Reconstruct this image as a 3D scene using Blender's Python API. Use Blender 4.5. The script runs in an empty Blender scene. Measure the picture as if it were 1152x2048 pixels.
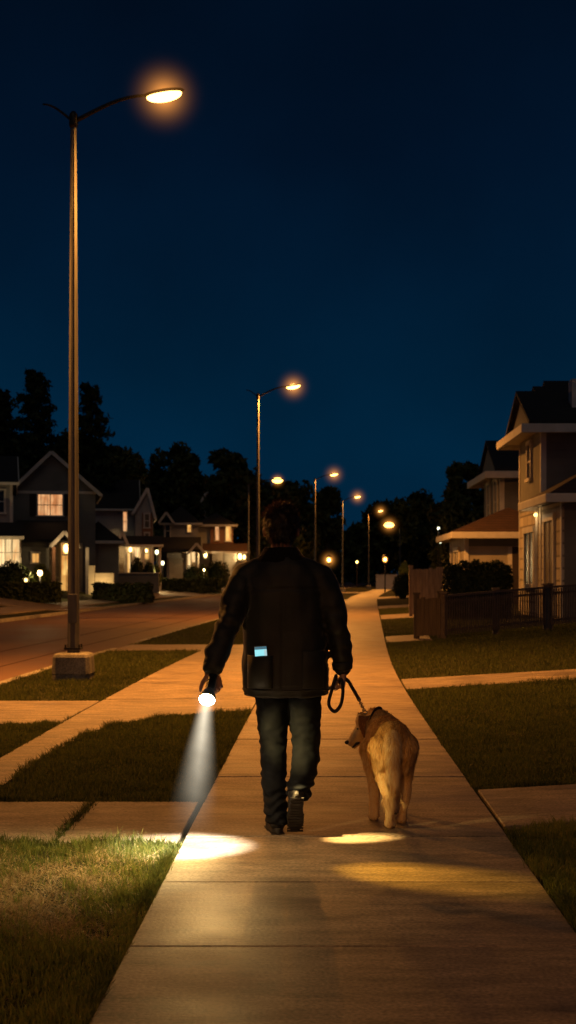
import bpy, bmesh, math, random
import numpy as np
from mathutils import Vector, Matrix, noise as mnoise
random.seed(7); rng = np.random.default_rng(7)
S = bpy.context.scene
COL = S.collection
R = math.radians
H = 1.41                      # camera height
F = 3000.0                    # focal length in photo pixels
def X(px, Y): return (px-641.0)*Y/F
def Z(py, Y): return H+(1150.0-py)*Y/F

# ------------------------------------------------------------------ terrain
def sp(t, w=6.0):
    t = t/w
    return w*(t if t > 30 else math.log1p(math.exp(t)))
SP0 = None
def curve(Y):                 # the street bends gently to the right
    if Y > 400: Y = 400+(Y-400)*0.0
    return 0.0335*sp(Y-21, 3.0)+0.035*sp(Y-98, 8.0)
def sstep(a, b, t):
    t = max(0.0, min(1.0, (t-a)/(b-a))); return t*t*(3-2*t)
def terr(u, Y):
    z = 0.0
    if u > 1.02: z = 0.058*min(u-1.02, 7.0)
    if u < -11.6: z = 0.55*sstep(-11.6, -17.5, u) if False else 0.55*sstep(0, 6, -11.6-u)
    return z
def ter_xy(x, y): return terr(x-curve(y), y)

# ------------------------------------------------------------------ mesh builder
class MB:
    def __init__(s): s.v = []; s.f = []
    def add(s, vs, fs):
        o = len(s.v); s.v += [tuple(v) for v in vs]; s.f += [tuple(i+o for i in f) for f in fs]; return s
    def box(s, x0, x1, y0, y1, z0, z1):
        return s.add([(x0,y0,z0),(x1,y0,z0),(x1,y1,z0),(x0,y1,z0),(x0,y0,z1),(x1,y0,z1),(x1,y1,z1),(x0,y1,z1)],
                     [(0,3,2,1),(4,5,6,7),(0,1,5,4),(1,2,6,5),(2,3,7,6),(3,0,4,7)])
    def obox(s, c, ax, ay, az):   # oriented box: centre and three half-axis vectors
        c, ax, ay, az = map(Vector, (c, ax, ay, az)); vs = []
        for k in (-1, 1):
            for i, j in ((-1,-1),(1,-1),(1,1),(-1,1)): vs.append(c+ax*i+ay*j+az*k)
        return s.add(vs, [(0,3,2,1),(4,5,6,7),(0,1,5,4),(1,2,6,5),(2,3,7,6),(3,0,4,7)])
    def bar(s, p, q, w, h, up=(0,0,1)):
        p, q = Vector(p), Vector(q); d = q-p; t = d.normalized(); upv = Vector(up)
        a = t.cross(upv)
        if a.length < 1e-4: a = t.cross(Vector((0,1,0)))
        a.normalize(); b = a.cross(t)
        return s.obox((p+q)/2, a*w/2, d/2, b*h/2)
    def rings(s, rs, cap=True):
        n = len(rs[0]); o = len(s.v)
        for r in rs: s.v += [tuple(v) for v in r]
        for i in range(len(rs)-1):
            for j in range(n):
                k = (j+1) % n
                s.f.append((o+i*n+j, o+i*n+k, o+(i+1)*n+k, o+(i+1)*n+j))
        if cap:
            s.f.append(tuple(o+j for j in range(n-1, -1, -1)))
            e = o+(len(rs)-1)*n; s.f.append(tuple(e+j for j in range(n)))
        return s
    def tube(s, pts, rad, n=12, ry=None, ref=(0.13,-1,0.07)):
        pts = [Vector(p) for p in pts]; rs = []
        if not hasattr(rad, '__len__'): rad = [rad]*len(pts)
        for i, p in enumerate(pts):
            t = (pts[min(i+1, len(pts)-1)]-pts[max(i-1, 0)]).normalized()
            a = t.cross(Vector(ref))
            if a.length < 1e-3: a = t.cross(Vector((1,0,0)))
            a.normalize(); b = t.cross(a).normalized(); r = rad[i]; r2 = r if ry is None else ry[i]
            rs.append([p+a*(r*math.cos(2*math.pi*j/n))+b*(r2*math.sin(2*math.pi*j/n)) for j in range(n)])
        return s.rings(rs)
    def ball(s, c, r, rot=None, n=16, m=10):
        if not hasattr(r, '__len__'): r = (r, r, r)
        M = rot or Matrix.Identity(3); c = Vector(c); rs = []
        for i in range(1, m):
            th = math.pi*i/m
            rs.append([c+M@Vector((r[0]*math.sin(th)*math.cos(2*math.pi*j/n), r[1]*math.sin(th)*math.sin(2*math.pi*j/n), -r[2]*math.cos(th))) for j in range(n)])
        o = len(s.v); s.rings(rs, cap=False)
        b = len(s.v); s.v.append(tuple(c+M@Vector((0,0,-r[2])))); s.v.append(tuple(c+M@Vector((0,0,r[2]))))
        e = o+(m-2)*n
        for j in range(n):
            k = (j+1) % n; s.f.append((b, o+k, o+j)); s.f.append((b+1, e+j, e+k))
        return s
    def chain(s, pts, rad, n=14):     # rounded cones, for union by remeshing
        for i in range(len(pts)-1): s.tube([pts[i], pts[i+1]], [rad[i], rad[i+1]], n)
        for p, r in zip(pts, rad): s.ball(p, r*0.995, n=n, m=8)
        return s
    def ering(s, lst, n=32, p=2.4):   # horizontal super-ellipse rings: (z, cx, cy, rx, ry)
        rs = []
        for z, cx, cy, rx, ry in lst:
            r = []
            for j in range(n):
                a = 2*math.pi*j/n; c, q = math.cos(a), math.sin(a)
                r.append((cx+rx*math.copysign(abs(c)**(2/p), c), cy+ry*math.copysign(abs(q)**(2/p), q), z))
            rs.append(r)
        return s.rings(rs)
    def prism(s, poly, axis, a, b):   # closed polygon extruded along 'x' or 'y'
        n = len(poly)
        def P(q, t): return (t, q[0], q[1]) if axis == 'x' else (q[0], t, q[1])
        vs = [P(q, a) for q in poly]+[P(q, b) for q in poly]
        fs = [tuple(range(n-1, -1, -1)), tuple(range(n, 2*n))]
        for j in range(n): k = (j+1) % n; fs.append((j, k, n+k, n+j))
        return s.add(vs, fs)
    def mesh(s, name, origin=(0,0,0), smooth=False, fix=True):
        ox, oy, oz = origin
        me = bpy.data.meshes.new(name)
        me.from_pydata([(x-ox, y-oy, z-oz) for x, y, z in s.v], [], s.f)
        if fix:
            bm = bmesh.new(); bm.from_mesh(me); bmesh.ops.recalc_face_normals(bm, faces=bm.faces); bm.to_mesh(me); bm.free()
        if smooth: me.polygons.foreach_set('use_smooth', [True]*len(me.polygons))
        me.update(); return me

def link(name, me, m=None, parent=None):
    o = bpy.data.objects.new(name, me); COL.objects.link(o)
    if m: me.materials.append(m)
    if parent: o.parent = parent
    return o
def wloc(o):
    v = Vector(o.location)
    while o.parent: o = o.parent; v += Vector(o.location)
    return v
def obj(name, mb, m, parent=None, smooth=False, bevel=0.0, label=None):
    """world-space builder -> object; its origin is its parent's base"""
    org = wloc(parent) if parent else Vector((0,0,0))
    o = link(name, mb.mesh(name, org, smooth), m, parent)
    if bevel:
        b = o.modifiers.new('bevel', 'BEVEL'); b.width = bevel; b.segments = 2; b.limit_method = 'ANGLE'
    if label: o['label'] = label
    return o
def tag(o, label, cat, group=None):
    o['label'] = label; o['category'] = cat
    if group: o['group'] = group
    return o
def thing(name, label, cat, loc, group=None):
    o = bpy.data.objects.new(name, None); COL.objects.link(o); o.location = loc; o.empty_display_size = 0.2
    return tag(o, label, cat, group)
def struct(name, me, m):
    o = link(name, me, m); o['kind'] = 'structure'; return o
def remesh(mb, voxel, smooth=3, fac=0.5, origin=(0,0,0), name='tmp'):
    me = mb.mesh(name); o = bpy.data.objects.new(name, me); COL.objects.link(o)
    r = o.modifiers.new('r', 'REMESH'); r.mode = 'VOXEL'; r.voxel_size = voxel
    if smooth:
        k = o.modifiers.new('s', 'SMOOTH'); k.factor = fac; k.iterations = smooth
    dg = bpy.context.evaluated_depsgraph_get(); dg.update()
    out = bpy.data.meshes.new_from_object(o.evaluated_get(dg))
    bpy.data.objects.remove(o); bpy.data.meshes.remove(me)
    n = len(out.vertices); co = np.empty(n*3); out.vertices.foreach_get('co', co)
    co = co.reshape(-1, 3)-np.array(origin); out.vertices.foreach_set('co', co.ravel())
    out.polygons.foreach_set('use_smooth', [True]*len(out.polygons)); out.update(); out.name = name
    return out
def displace(me, fn):
    n = len(me.vertices)
    co = np.empty(n*3); me.vertices.foreach_get('co', co); co = co.reshape(-1, 3)
    no = np.empty(n*3); me.vertices.foreach_get('normal', no); no = no.reshape(-1, 3)
    d = np.array([fn(Vector(c), Vector(q)) for c, q in zip(co, no)])
    me.vertices.foreach_set('co', (co+no*d[:, None]).ravel()); me.update()

# ------------------------------------------------------------------ materials
def lin(r, g, b):
    f = lambda c: (c/255/12.92) if c/255 <= 0.04045 else ((c/255+0.055)/1.055)**2.4
    return (f(r), f(g), f(b), 1)
def mat(name, col, rough=0.7, col2=None, nscale=4.0, ndetail=6.0, bump=0.0, bscale=40.0, metal=0.0, spec=0.5, stretch=(1,1,1), rvar=0.0, wave=None, bdist=0.01):
    m = bpy.data.materials.new(name); m.use_nodes = True; nt = m.node_tree; N = nt.nodes; L = nt.links
    bs = N['Principled BSDF']; bs.inputs['Roughness'].default_value = rough; bs.inputs['Metallic'].default_value = metal
    bs.inputs['Specular IOR Level'].default_value = spec
    col = tuple(col)+(1,) if len(col) == 3 else col
    col2 = tuple(c*0.6 for c in col[:3])+(1,) if col2 is None else (tuple(col2)+(1,) if len(col2) == 3 else col2)
    tc = N.new('ShaderNodeTexCoord'); mp = N.new('ShaderNodeMapping'); mp.inputs['Scale'].default_value = stretch
    L.new(tc.outputs['Object'], mp.inputs['Vector'])
    nz = N.new('ShaderNodeTexNoise'); nz.inputs['Scale'].default_value = nscale; nz.inputs['Detail'].default_value = ndetail
    L.new(mp.outputs[0], nz.inputs['Vector'])
    cr = N.new('ShaderNodeValToRGB'); cr.color_ramp.elements[0].position = 0.32; cr.color_ramp.elements[1].position = 0.68
    cr.color_ramp.elements[0].color = col2; cr.color_ramp.elements[1].color = col
    L.new(nz.outputs['Fac'], cr.inputs['Fac']); L.new(cr.outputs['Color'], bs.inputs['Base Color'])
    if rvar:
        mr = N.new('ShaderNodeMapRange'); mr.inputs['From Min'].default_value = 0.3; mr.inputs['From Max'].default_value = 0.7
        mr.inputs['To Min'].default_value = rough-rvar; mr.inputs['To Max'].default_value = rough+rvar
        L.new(nz.outputs['Fac'], mr.inputs['Value']); L.new(mr.outputs[0], bs.inputs['Roughness'])
    if bump:
        b = N.new('ShaderNodeBump'); b.inputs['Strength'].default_value = bump; b.inputs['Distance'].default_value = bdist
        if wave:   # horizontal lap siding / planks: (axis, scale)
            wv = N.new('ShaderNodeTexWave'); wv.wave_type = 'BANDS'; wv.bands_direction = wave[0]; wv.wave_profile = 'SAW'
            wv.inputs['Scale'].default_value = wave[1]; L.new(tc.outputs['Object'], wv.inputs['Vector'])
            L.new(wv.outputs['Fac'], b.inputs['Height'])
        else:
            n2 = N.new('ShaderNodeTexNoise'); n2.inputs['Scale'].default_value = bscale; n2.inputs['Detail'].default_value = 8
            L.new(mp.outputs[0], n2.inputs['Vector']); L.new(n2.outputs['Fac'], b.inputs['Height'])
        L.new(b.outputs[0], bs.inputs['Normal'])
    return m
def emit(name, col, strength, vary=None):
    m = bpy.data.materials.new(name); m.use_nodes = True; nt = m.node_tree; N = nt.nodes; L = nt.links
    bs = N['Principled BSDF']; bs.inputs['Base Color'].default_value = (0.3, 0.3, 0.3, 1); bs.inputs['Roughness'].default_value = 0.3
    c = tuple(col)+(1,) if len(col) == 3 else col
    bs.inputs['Emission Color'].default_value = c; bs.inputs['Emission Strength'].default_value = strength
    if vary:    # lit room behind the glass: curtains and furniture as soft uneven shapes
        tc = N.new('ShaderNodeTexCoord'); mp = N.new('ShaderNodeMapping'); mp.inputs['Scale'].default_value = vary
        nz = N.new('ShaderNodeTexNoise'); nz.inputs['Scale'].default_value = 1.6; nz.inputs['Detail'].default_value = 3
        cr = N.new('ShaderNodeValToRGB'); cr.color_ramp.elements[0].position = 0.35; cr.color_ramp.elements[1].position = 0.62
        cr.color_ramp.elements[0].color = (c[0]*0.62, c[1]*0.42, c[2]*0.3, 1); cr.color_ramp.elements[1].color = c
        L.new(tc.outputs['Object'], mp.inputs['Vector']); L.new(mp.outputs[0], nz.inputs['Vector'])
        m2 = N.new('ShaderNodeMapping'); m2.inputs['Scale'].default_value = (7, 7, 0.5); n2 = N.new('ShaderNodeTexNoise'); n2.inputs['Scale'].default_value = 1.3; n2.inputs['Detail'].default_value = 2
        r2 = N.new('ShaderNodeMapRange'); r2.inputs['From Min'].default_value = 0.35; r2.inputs['From Max'].default_value = 0.6; r2.inputs['To Min'].default_value = 0.5; r2.inputs['To Max'].default_value = 1.1
        x2 = N.new('ShaderNodeMix'); x2.data_type = 'RGBA'; x2.blend_type = 'MULTIPLY'; x2.inputs['Factor'].default_value = 1
        L.new(tc.outputs['Object'], m2.inputs['Vector']); L.new(m2.outputs[0], n2.inputs['Vector']); L.new(n2.outputs['Fac'], r2.inputs['Value'])
        L.new(nz.outputs['Fac'], cr.inputs['Fac']); L.new(cr.outputs['Color'], x2.inputs[6]); L.new(r2.outputs[0], x2.inputs[7]); L.new(x2.outputs[2], bs.inputs['Emission Color'])
    return m

def concrete(name, col, col2, rough=0.5):
    m = mat(name, col, rough, col2, nscale=1.3, ndetail=9, bump=0.35, bscale=90, rvar=0.13, bdist=0.006)
    nt = m.node_tree; N = nt.nodes; L = nt.links; bs = N['Principled BSDF']
    # fine aggregate and broom streaks multiplied over the large stains
    tc = N.new('ShaderNodeTexCoord')
    n1 = N.new('ShaderNodeTexNoise'); n1.inputs['Scale'].default_value = 60; n1.inputs['Detail'].default_value = 8
    mp = N.new('ShaderNodeMapping'); mp.inputs['Scale'].default_value = (4, 110, 4)
    n2 = N.new('ShaderNodeTexNoise'); n2.inputs['Scale'].default_value = 1.0; n2.inputs['Detail'].default_value = 4
    mp3 = N.new('ShaderNodeMapping'); mp3.inputs['Scale'].default_value = (1.0, 3.2, 1)
    n3 = N.new('ShaderNodeTexNoise'); n3.inputs['Scale'].default_value = 2.2; n3.inputs['Detail'].default_value = 10; n3.inputs['Roughness'].default_value = 0.7
    L.new(tc.outputs['Object'], n1.inputs['Vector']); L.new(tc.outputs['Object'], mp.inputs['Vector']); L.new(mp.outputs[0], n2.inputs['Vector'])
    L.new(tc.outputs['Object'], mp3.inputs['Vector']); L.new(mp3.outputs[0], n3.inputs['Vector'])
    src = bs.inputs['Base Color'].links[0].from_socket
    for node, lo, hi in ((n1, 0.5, 1.45), (n2, 0.88, 1.1), (n3, 0.36, 1.5)):
        mr = N.new('ShaderNodeMapRange'); mr.inputs['From Min'].default_value = 0.3; mr.inputs['From Max'].default_value = 0.7
        mr.inputs['To Min'].default_value = lo; mr.inputs['To Max'].default_value = hi
        mx = N.new('ShaderNodeMix'); mx.data_type = 'RGBA'; mx.blend_type = 'MULTIPLY'; mx.inputs['Factor'].default_value = 1
        L.new(node.outputs['Fac'], mr.inputs['Value']); L.new(src, mx.inputs[6]); L.new(mr.outputs[0], mx.inputs[7]); src = mx.outputs[2]
    L.new(src, bs.inputs['Base Color'])
    # relief: broom streaks + grain
    ad = N.new('ShaderNodeMath'); ad.operation = 'ADD'; L.new(n2.outputs['Fac'], ad.inputs[0]); L.new(n1.outputs['Fac'], ad.inputs[1])
    b = [n for n in N if n.type == 'BUMP'][0]; L.new(ad.outputs[0], b.inputs['Height'])
    return m

M = {}
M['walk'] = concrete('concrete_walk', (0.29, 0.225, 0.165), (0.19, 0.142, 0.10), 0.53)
M['walk2'] = concrete('concrete_drive', (0.27, 0.215, 0.165), (0.185, 0.145, 0.11), 0.58)
M['kerb'] = concrete('concrete_kerb', (0.33, 0.31, 0.28), (0.22, 0.2, 0.18), 0.7)
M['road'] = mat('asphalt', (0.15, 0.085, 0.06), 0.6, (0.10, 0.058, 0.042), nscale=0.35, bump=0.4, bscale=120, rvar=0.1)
M['soil'] = mat('soil_turf', (0.045, 0.046, 0.018), 0.95, (0.022, 0.023, 0.009), nscale=9, bump=0.8, bscale=70, spec=0.1, bdist=0.03)
def grassmat(name, a, b, c):
    m = mat(name, a, 0.55, b, nscale=1.7, ndetail=5, spec=0.25); nt = m.node_tree; N = nt.nodes; L = nt.links; bs = N['Principled BSDF']
    tc = N.new('ShaderNodeTexCoord'); w = N.new('ShaderNodeTexWhiteNoise'); w.noise_dimensions = '3D'
    n = N.new('ShaderNodeTexNoise'); n.inputs['Scale'].default_value = 45; n.inputs['Detail'].default_value = 1
    L.new(tc.outputs['Object'], n.inputs['Vector'])
    mr = N.new('ShaderNodeMapRange'); mr.inputs['From Min'].default_value = 0.45; mr.inputs['From Max'].default_value = 0.7
    L.new(n.outputs['Fac'], mr.inputs['Value'])
    mx = N.new('ShaderNodeMix'); mx.data_type = 'RGBA'; mx.inputs[7].default_value = tuple(c)+(1,)
    L.new(mr.outputs[0], mx.inputs['Factor']); L.new(bs.inputs['Base Color'].links[0].from_socket, mx.inputs[6]); L.new(mx.outputs[2], bs.inputs['Base Color'])
    tr = N.new('ShaderNodeBsdfTranslucent'); ms = N.new('ShaderNodeMixShader'); ms.inputs[0].default_value = 0.45; L.new(mx.outputs[2], tr.inputs['Color'])
    L.new(bs.outputs[0], ms.inputs[1]); L.new(tr.outputs[0], ms.inputs[2]); L.new(ms.outputs[0], [n_ for n_ in N if n_.type == 'OUTPUT_MATERIAL'][0].inputs['Surface'])
    return m
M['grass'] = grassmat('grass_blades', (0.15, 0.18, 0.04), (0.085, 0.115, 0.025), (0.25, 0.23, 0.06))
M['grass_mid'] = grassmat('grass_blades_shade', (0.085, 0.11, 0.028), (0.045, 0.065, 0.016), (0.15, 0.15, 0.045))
M['straw'] = grassmat('dry_grass', (0.42, 0.30, 0.15), (0.22, 0.15, 0.075), (0.6, 0.46, 0.26))
M['leaf'] = mat('leaves_dark', (0.085, 0.10, 0.035), 0.7, (0.035, 0.05, 0.018), nscale=0.7, spec=0.2)
M['leaf_hedge'] = mat('leaves_hedge', (0.035, 0.05, 0.014), 0.65, (0.018, 0.026, 0.008), nscale=3, spec=0.25)
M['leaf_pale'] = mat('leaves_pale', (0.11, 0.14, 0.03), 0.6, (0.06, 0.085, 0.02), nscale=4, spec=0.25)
M['needle'] = mat('needles', (0.045, 0.06, 0.025), 0.75, (0.022, 0.034, 0.014), nscale=0.8, spec=0.15)
M['bark'] = mat('bark', (0.06, 0.045, 0.03), 0.9, nscale=8, bump=0.6, bscale=20)
M['steel'] = mat('lamp_pole_metal', (0.13, 0.135, 0.135), 0.45, (0.085, 0.09, 0.09), nscale=14, metal=0.55, bump=0.08, bscale=60, stretch=(1,1,0.1), rvar=0.08)
M['dark_metal'] = mat('dark_metal', (0.03, 0.03, 0.03), 0.5, nscale=10, metal=0.6)
M['black_metal'] = mat('torch_metal', (0.02, 0.02, 0.022), 0.35, nscale=30, metal=0.7, bump=0.1, bscale=200)
M['chrome'] = mat('clip_metal', (0.55, 0.5, 0.42), 0.28, nscale=40, metal=1.0)
M['base'] = concrete('lamp_base_concrete', (0.2, 0.195, 0.19), (0.12, 0.118, 0.115), 0.85)
M['lamp'] = emit('sodium_lens', (1.0, 0.52, 0.12), 9.0)
M['lamp_far'] = emit('sodium_lens_far', (1.0, 0.5, 0.1), 7.0)
M['lantern_far'] = emit('sodium_globe', (1.0, 0.36, 0.06), 1.7)
M['bulb'] = emit('warm_bulb', (1.0, 0.60, 0.17), 4.2)
M['bulb_white'] = emit('white_bulb', (0.95, 0.95, 0.55), 2.6)
M['torch'] = emit('torch_lens', (1.0, 0.60, 0.17), 330.0)
M['win_salmon'] = emit('lit_window_salmon', (1.0, 0.52, 0.22), 0.95, (1.2, 1, 0.8))
M['win_warm'] = emit('lit_window_warm', (1.0, 0.58, 0.16), 1.1, (1.5, 1, 0.8))
M['win_amber'] = emit('lit_window_amber', (1.0, 0.5, 0.12), 0.8, (1.5, 1, 0.8))
M['win_cream'] = emit('lit_window_cream', (1.0, 0.72, 0.34), 1.05, (1.5, 1, 0.5))
M['glass'] = mat('dark_glass', (0.012, 0.016, 0.02), 0.22, nscale=2, spec=0.6)
M['glass_curtain'] = mat('curtained_glass', (0.16, 0.14, 0.11), 0.5, (0.08, 0.07, 0.055), nscale=3, stretch=(1, 6, 0.4))
M['trim'] = mat('white_trim', (0.66, 0.63, 0.58), 0.55, (0.55, 0.52, 0.47), nscale=3)
M['trim_grey'] = mat('grey_trim', (0.55, 0.54, 0.52), 0.6, (0.45, 0.44, 0.42), nscale=3)
M['siding_dark'] = mat('siding_dark_grey', (0.17, 0.18, 0.185), 0.8, (0.13, 0.14, 0.145), nscale=1.2, bump=0.7, wave=('Z', 1.6), bdist=0.03)
M['siding_grey'] = mat('siding_grey', (0.36, 0.37, 0.38), 0.8, (0.28, 0.29, 0.3), nscale=1.2, bump=0.7, wave=('Z', 1.6), bdist=0.03)
M['siding_pale'] = mat('siding_pale', (0.52, 0.48, 0.41), 0.75, (0.42, 0.38, 0.32), nscale=1.5, bump=1.0, wave=('Z', 1.5), bdist=0.05)
M['siding_tan'] = mat('siding_tan', (0.21, 0.21, 0.205), 0.8, (0.15, 0.15, 0.147), nscale=1.5, bump=1.0, wave=('Z', 1.5), bdist=0.05)
def brick(name, a, b, mortar, sc, bw=0.5, rh=0.25):
    m = mat(name, a, 0.85, b, nscale=3); nt = m.node_tree; N = nt.nodes; L = nt.links; bs = N['Principled BSDF']
    tc = N.new('ShaderNodeTexCoord'); sx = N.new('ShaderNodeSeparateXYZ'); ad = N.new('ShaderNodeMath'); cb = N.new('ShaderNodeCombineXYZ')
    L.new(tc.outputs['Object'], sx.inputs[0]); L.new(sx.outputs[0], ad.inputs[0]); L.new(sx.outputs[1], ad.inputs[1])
    L.new(ad.outputs[0], cb.inputs[0]); L.new(sx.outputs[2], cb.inputs[1])
    bt = N.new('ShaderNodeTexBrick'); bt.inputs['Scale'].default_value = sc; bt.inputs['Color1'].default_value = tuple(a)+(1,); bt.inputs['Color2'].default_value = tuple(b)+(1,)
    bt.inputs['Mortar'].default_value = tuple(mortar)+(1,); bt.inputs['Mortar Size'].default_value = 0.03; bt.inputs['Brick Width'].default_value = bw; bt.inputs['Row Height'].default_value = rh
    L.new(cb.outputs[0], bt.inputs['Vector']); L.new(bt.outputs['Color'], bs.inputs['Base Color'])
    bp = N.new('ShaderNodeBump'); bp.invert = True; bp.inputs['Strength'].default_value = 0.6; bp.inputs['Distance'].default_value = 0.02
    L.new(bt.outputs['Fac'], bp.inputs['Height']); L.new(bp.outputs[0], bs.inputs['Normal'])
    return m
M['brick'] = brick('brick_orange', (0.3, 0.14, 0.08), (0.22, 0.1, 0.06), (0.25, 0.2, 0.16), 4)
M['stone'] = brick('pale_stone', (0.6, 0.54, 0.44), (0.44, 0.38, 0.30), (0.22, 0.19, 0.15), 1.0, 0.9, 0.32)
M['roof'] = brick('shingles_dark', (0.03, 0.028, 0.027), (0.02, 0.02, 0.02), (0.012, 0.012, 0.012), 3, 0.6, 0.3)
M['roof_red'] = brick('shingles_brown', (0.085, 0.04, 0.024), (0.06, 0.03, 0.018), (0.03, 0.015, 0.01), 3, 0.6, 0.3)
M['door'] = mat('door_dark', (0.05, 0.035, 0.03), 0.6, nscale=4)
M['garage'] = mat('garage_door', (0.3, 0.29, 0.26), 0.7, (0.24, 0.23, 0.2), nscale=2, bump=0.8, wave=('Z', 0.6), bdist=0.04)
M['wood'] = mat('fence_wood', (0.075, 0.055, 0.04), 0.8, (0.04, 0.028, 0.02), nscale=5, stretch=(3, 3, 0.4), bump=0.4, bscale=20)
M['wood_pale'] = mat('fence_wood_pale', (0.34, 0.26, 0.19), 0.8, (0.2, 0.15, 0.11), nscale=5, stretch=(3, 3, 0.4), bump=0.4, bscale=20)
M['fence_iron'] = mat('fence_dark', (0.12, 0.09, 0.07), 0.6, nscale=6)
M['jacket'] = mat('jacket_cotton', (0.014, 0.0145, 0.0105), 0.64, (0.006, 0.0062, 0.0046), nscale=7, bump=0.25, bscale=350, spec=0.42, bdist=0.003)
M['collar'] = mat('collar_fleece', (0.010, 0.009, 0.008), 0.95, nscale=40, bump=0.6, bscale=260, spec=0.1, bdist=0.004)
M['jeans'] = mat('denim', (0.0055, 0.008, 0.0125), 0.8, (0.003, 0.0042, 0.007), nscale=5, bump=0.3, bscale=420, spec=0.2, bdist=0.003)
M['shoe'] = mat('shoe_leather', (0.014, 0.013, 0.012), 0.55, nscale=20, bump=0.15, bscale=120)
for k_, w_ in (('jacket', 0.6), ('collar', 0.8)):
    b_ = M[k_].node_tree.nodes['Principled BSDF']; b_.inputs['Sheen Weight'].default_value = w_; b_.inputs['Sheen Roughness'].default_value = 0.22; b_.inputs['Sheen Tint'].default_value = (0.9, 0.8, 0.7, 1)
M['sole'] = mat('shoe_sole', (0.030, 0.027, 0.024), 0.7, (0.016, 0.014, 0.013), nscale=30, bump=0.6, wave=('Y', 9), bdist=0.006)
M['skin'] = mat('skin', (0.36, 0.2, 0.14), 0.55, (0.3, 0.15, 0.1), nscale=18, bump=0.15, bscale=180, bdist=0.002)
M['hair'] = mat('hair_dark', (0.016, 0.009, 0.006), 0.45, (0.010, 0.006, 0.004), nscale=60, spec=0.5)
_m = M['hair']; _N = _m.node_tree.nodes; _L = _m.node_tree.links
_t = _N.new('ShaderNodeBsdfTranslucent'); _t.inputs['Color'].default_value = (0.24, 0.13, 0.06, 1); _x = _N.new('ShaderNodeMixShader'); _x.inputs[0].default_value = 0.28
_L.new(_N['Principled BSDF'].outputs[0], _x.inputs[1]); _L.new(_t.outputs[0], _x.inputs[2]); _L.new(_x.outputs[0], [n_ for n_ in _N if n_.type == 'OUTPUT_MATERIAL'][0].inputs['Surface'])
M['eye'] = mat('eye', (0.02, 0.012, 0.008), 0.12, nscale=10)
M['nose'] = mat('dog_nose', (0.012, 0.009, 0.008), 0.35, nscale=60, bump=0.3, bscale=200)
M['strap'] = mat('leash_strap', (0.02, 0.013, 0.01), 0.6, nscale=60, bump=0.2, bscale=200)
M['phone_body'] = mat('phone_case', (0.02, 0.02, 0.022), 0.3, nscale=10)
# ------------------------------------------------------------------ world, camera
w = bpy.data.worlds.new('World'); S.world = w; w.use_nodes = True
N = w.node_tree.nodes; L = w.node_tree.links; bg = N['Background']
tc = N.new('ShaderNodeTexCoord'); sx = N.new('ShaderNodeSeparateXYZ'); cr = N.new('ShaderNodeValToRGB')
L.new(tc.outputs['Generated'], sx.inputs[0]); L.new(sx.outputs[2], cr.inputs['Fac'])
e = cr.color_ramp.elements
e[0].position = 0.0; e[0].color = (0.0006, 0.0175, 0.045, 1)
e[1].position = 1.0; e[1].color = (0.0002, 0.0012, 0.005, 1)
for p_, c_ in ((0.08, (0.0004, 0.0170, 0.0435)), (0.13, (0.0004, 0.0135, 0.0355)), (0.2, (0.0005, 0.0092, 0.0265)), (0.27, (0.0006, 0.0063, 0.0195)), (0.37, (0.0005, 0.0042, 0.0125))):
    q = e.new(p_); q.color = c_+(1,)
sn_ = N.new('ShaderNodeTexNoise'); sn_.inputs['Scale'].default_value = 7; sn_.inputs['Detail'].default_value = 5
smr = N.new('ShaderNodeMapRange'); smr.inputs['From Min'].default_value = 0.25; smr.inputs['From Max'].default_value = 0.75; smr.inputs['To Min'].default_value = 0.80; smr.inputs['To Max'].default_value = 1.18
smx = N.new('ShaderNodeMix'); smx.data_type = 'RGBA'; smx.blend_type = 'MULTIPLY'; smx.inputs['Factor'].default_value = 1
L.new(tc.outputs['Generated'], sn_.inputs['Vector']); L.new(sn_.outputs['Fac'], smr.inputs['Value']); L.new(cr.outputs['Color'], smx.inputs[6]); L.new(smr.outputs[0], smx.inputs[7])
L.new(smx.outputs[2], bg.inputs['Color']); bg.inputs['Strength'].default_value = 1.0

cam = bpy.data.cameras.new('camera'); co = bpy.data.objects.new('camera', cam); COL.objects.link(co); S.camera = co
co.location = (0, 0, H); co.rotation_euler = (R(90), 0, 0)
cam.sensor_fit = 'VERTICAL'; cam.sensor_height = 24; cam.lens = 24*F/2048
cam.shift_x = (576-641)/2048; cam.shift_y = (1150-1024)/2048
cam.clip_start = 0.1; cam.clip_end = 5000
cam.dof.use_dof = True; cam.dof.focus_distance = 8.3; cam.dof.aperture_fstop = 3.6
S.view_settings.view_transform = 'Standard'; S.view_settings.look = 'None'; S.view_settings.exposure = 0
S.render.engine = 'CYCLES'
try: S.cycles.use_denoising = True; S.cycles.denoiser = 'OPENIMAGEDENOISE'
except Exception: pass
S.cycles.use_adaptive_sampling = True; S.cycles.adaptive_threshold = 0.01
S.cycles.max_bounces = 6; S.cycles.volume_bounces = 0; S.cycles.sample_clamp_indirect = 4
S.cycles.volume_max_steps = 128

def light(kind, name, loc, energy, col, parent=None, size=0.05, direction=None, angle=None, blend=0.5):
    l = bpy.data.lights.new(name, kind); l.energy = energy; l.color = col; l.shadow_soft_size = size
    o = bpy.data.objects.new(name, l); COL.objects.link(o)
    if kind == 'SPOT': l.spot_size = R(angle); l.spot_blend = blend
    if parent: o.parent = parent; o.location = Vector(loc)-wloc(parent)
    else: o.location = loc
    if direction is not None: o.rotation_euler = Vector(direction).to_track_quat('-Z', 'Y').to_euler()
    return o
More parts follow.
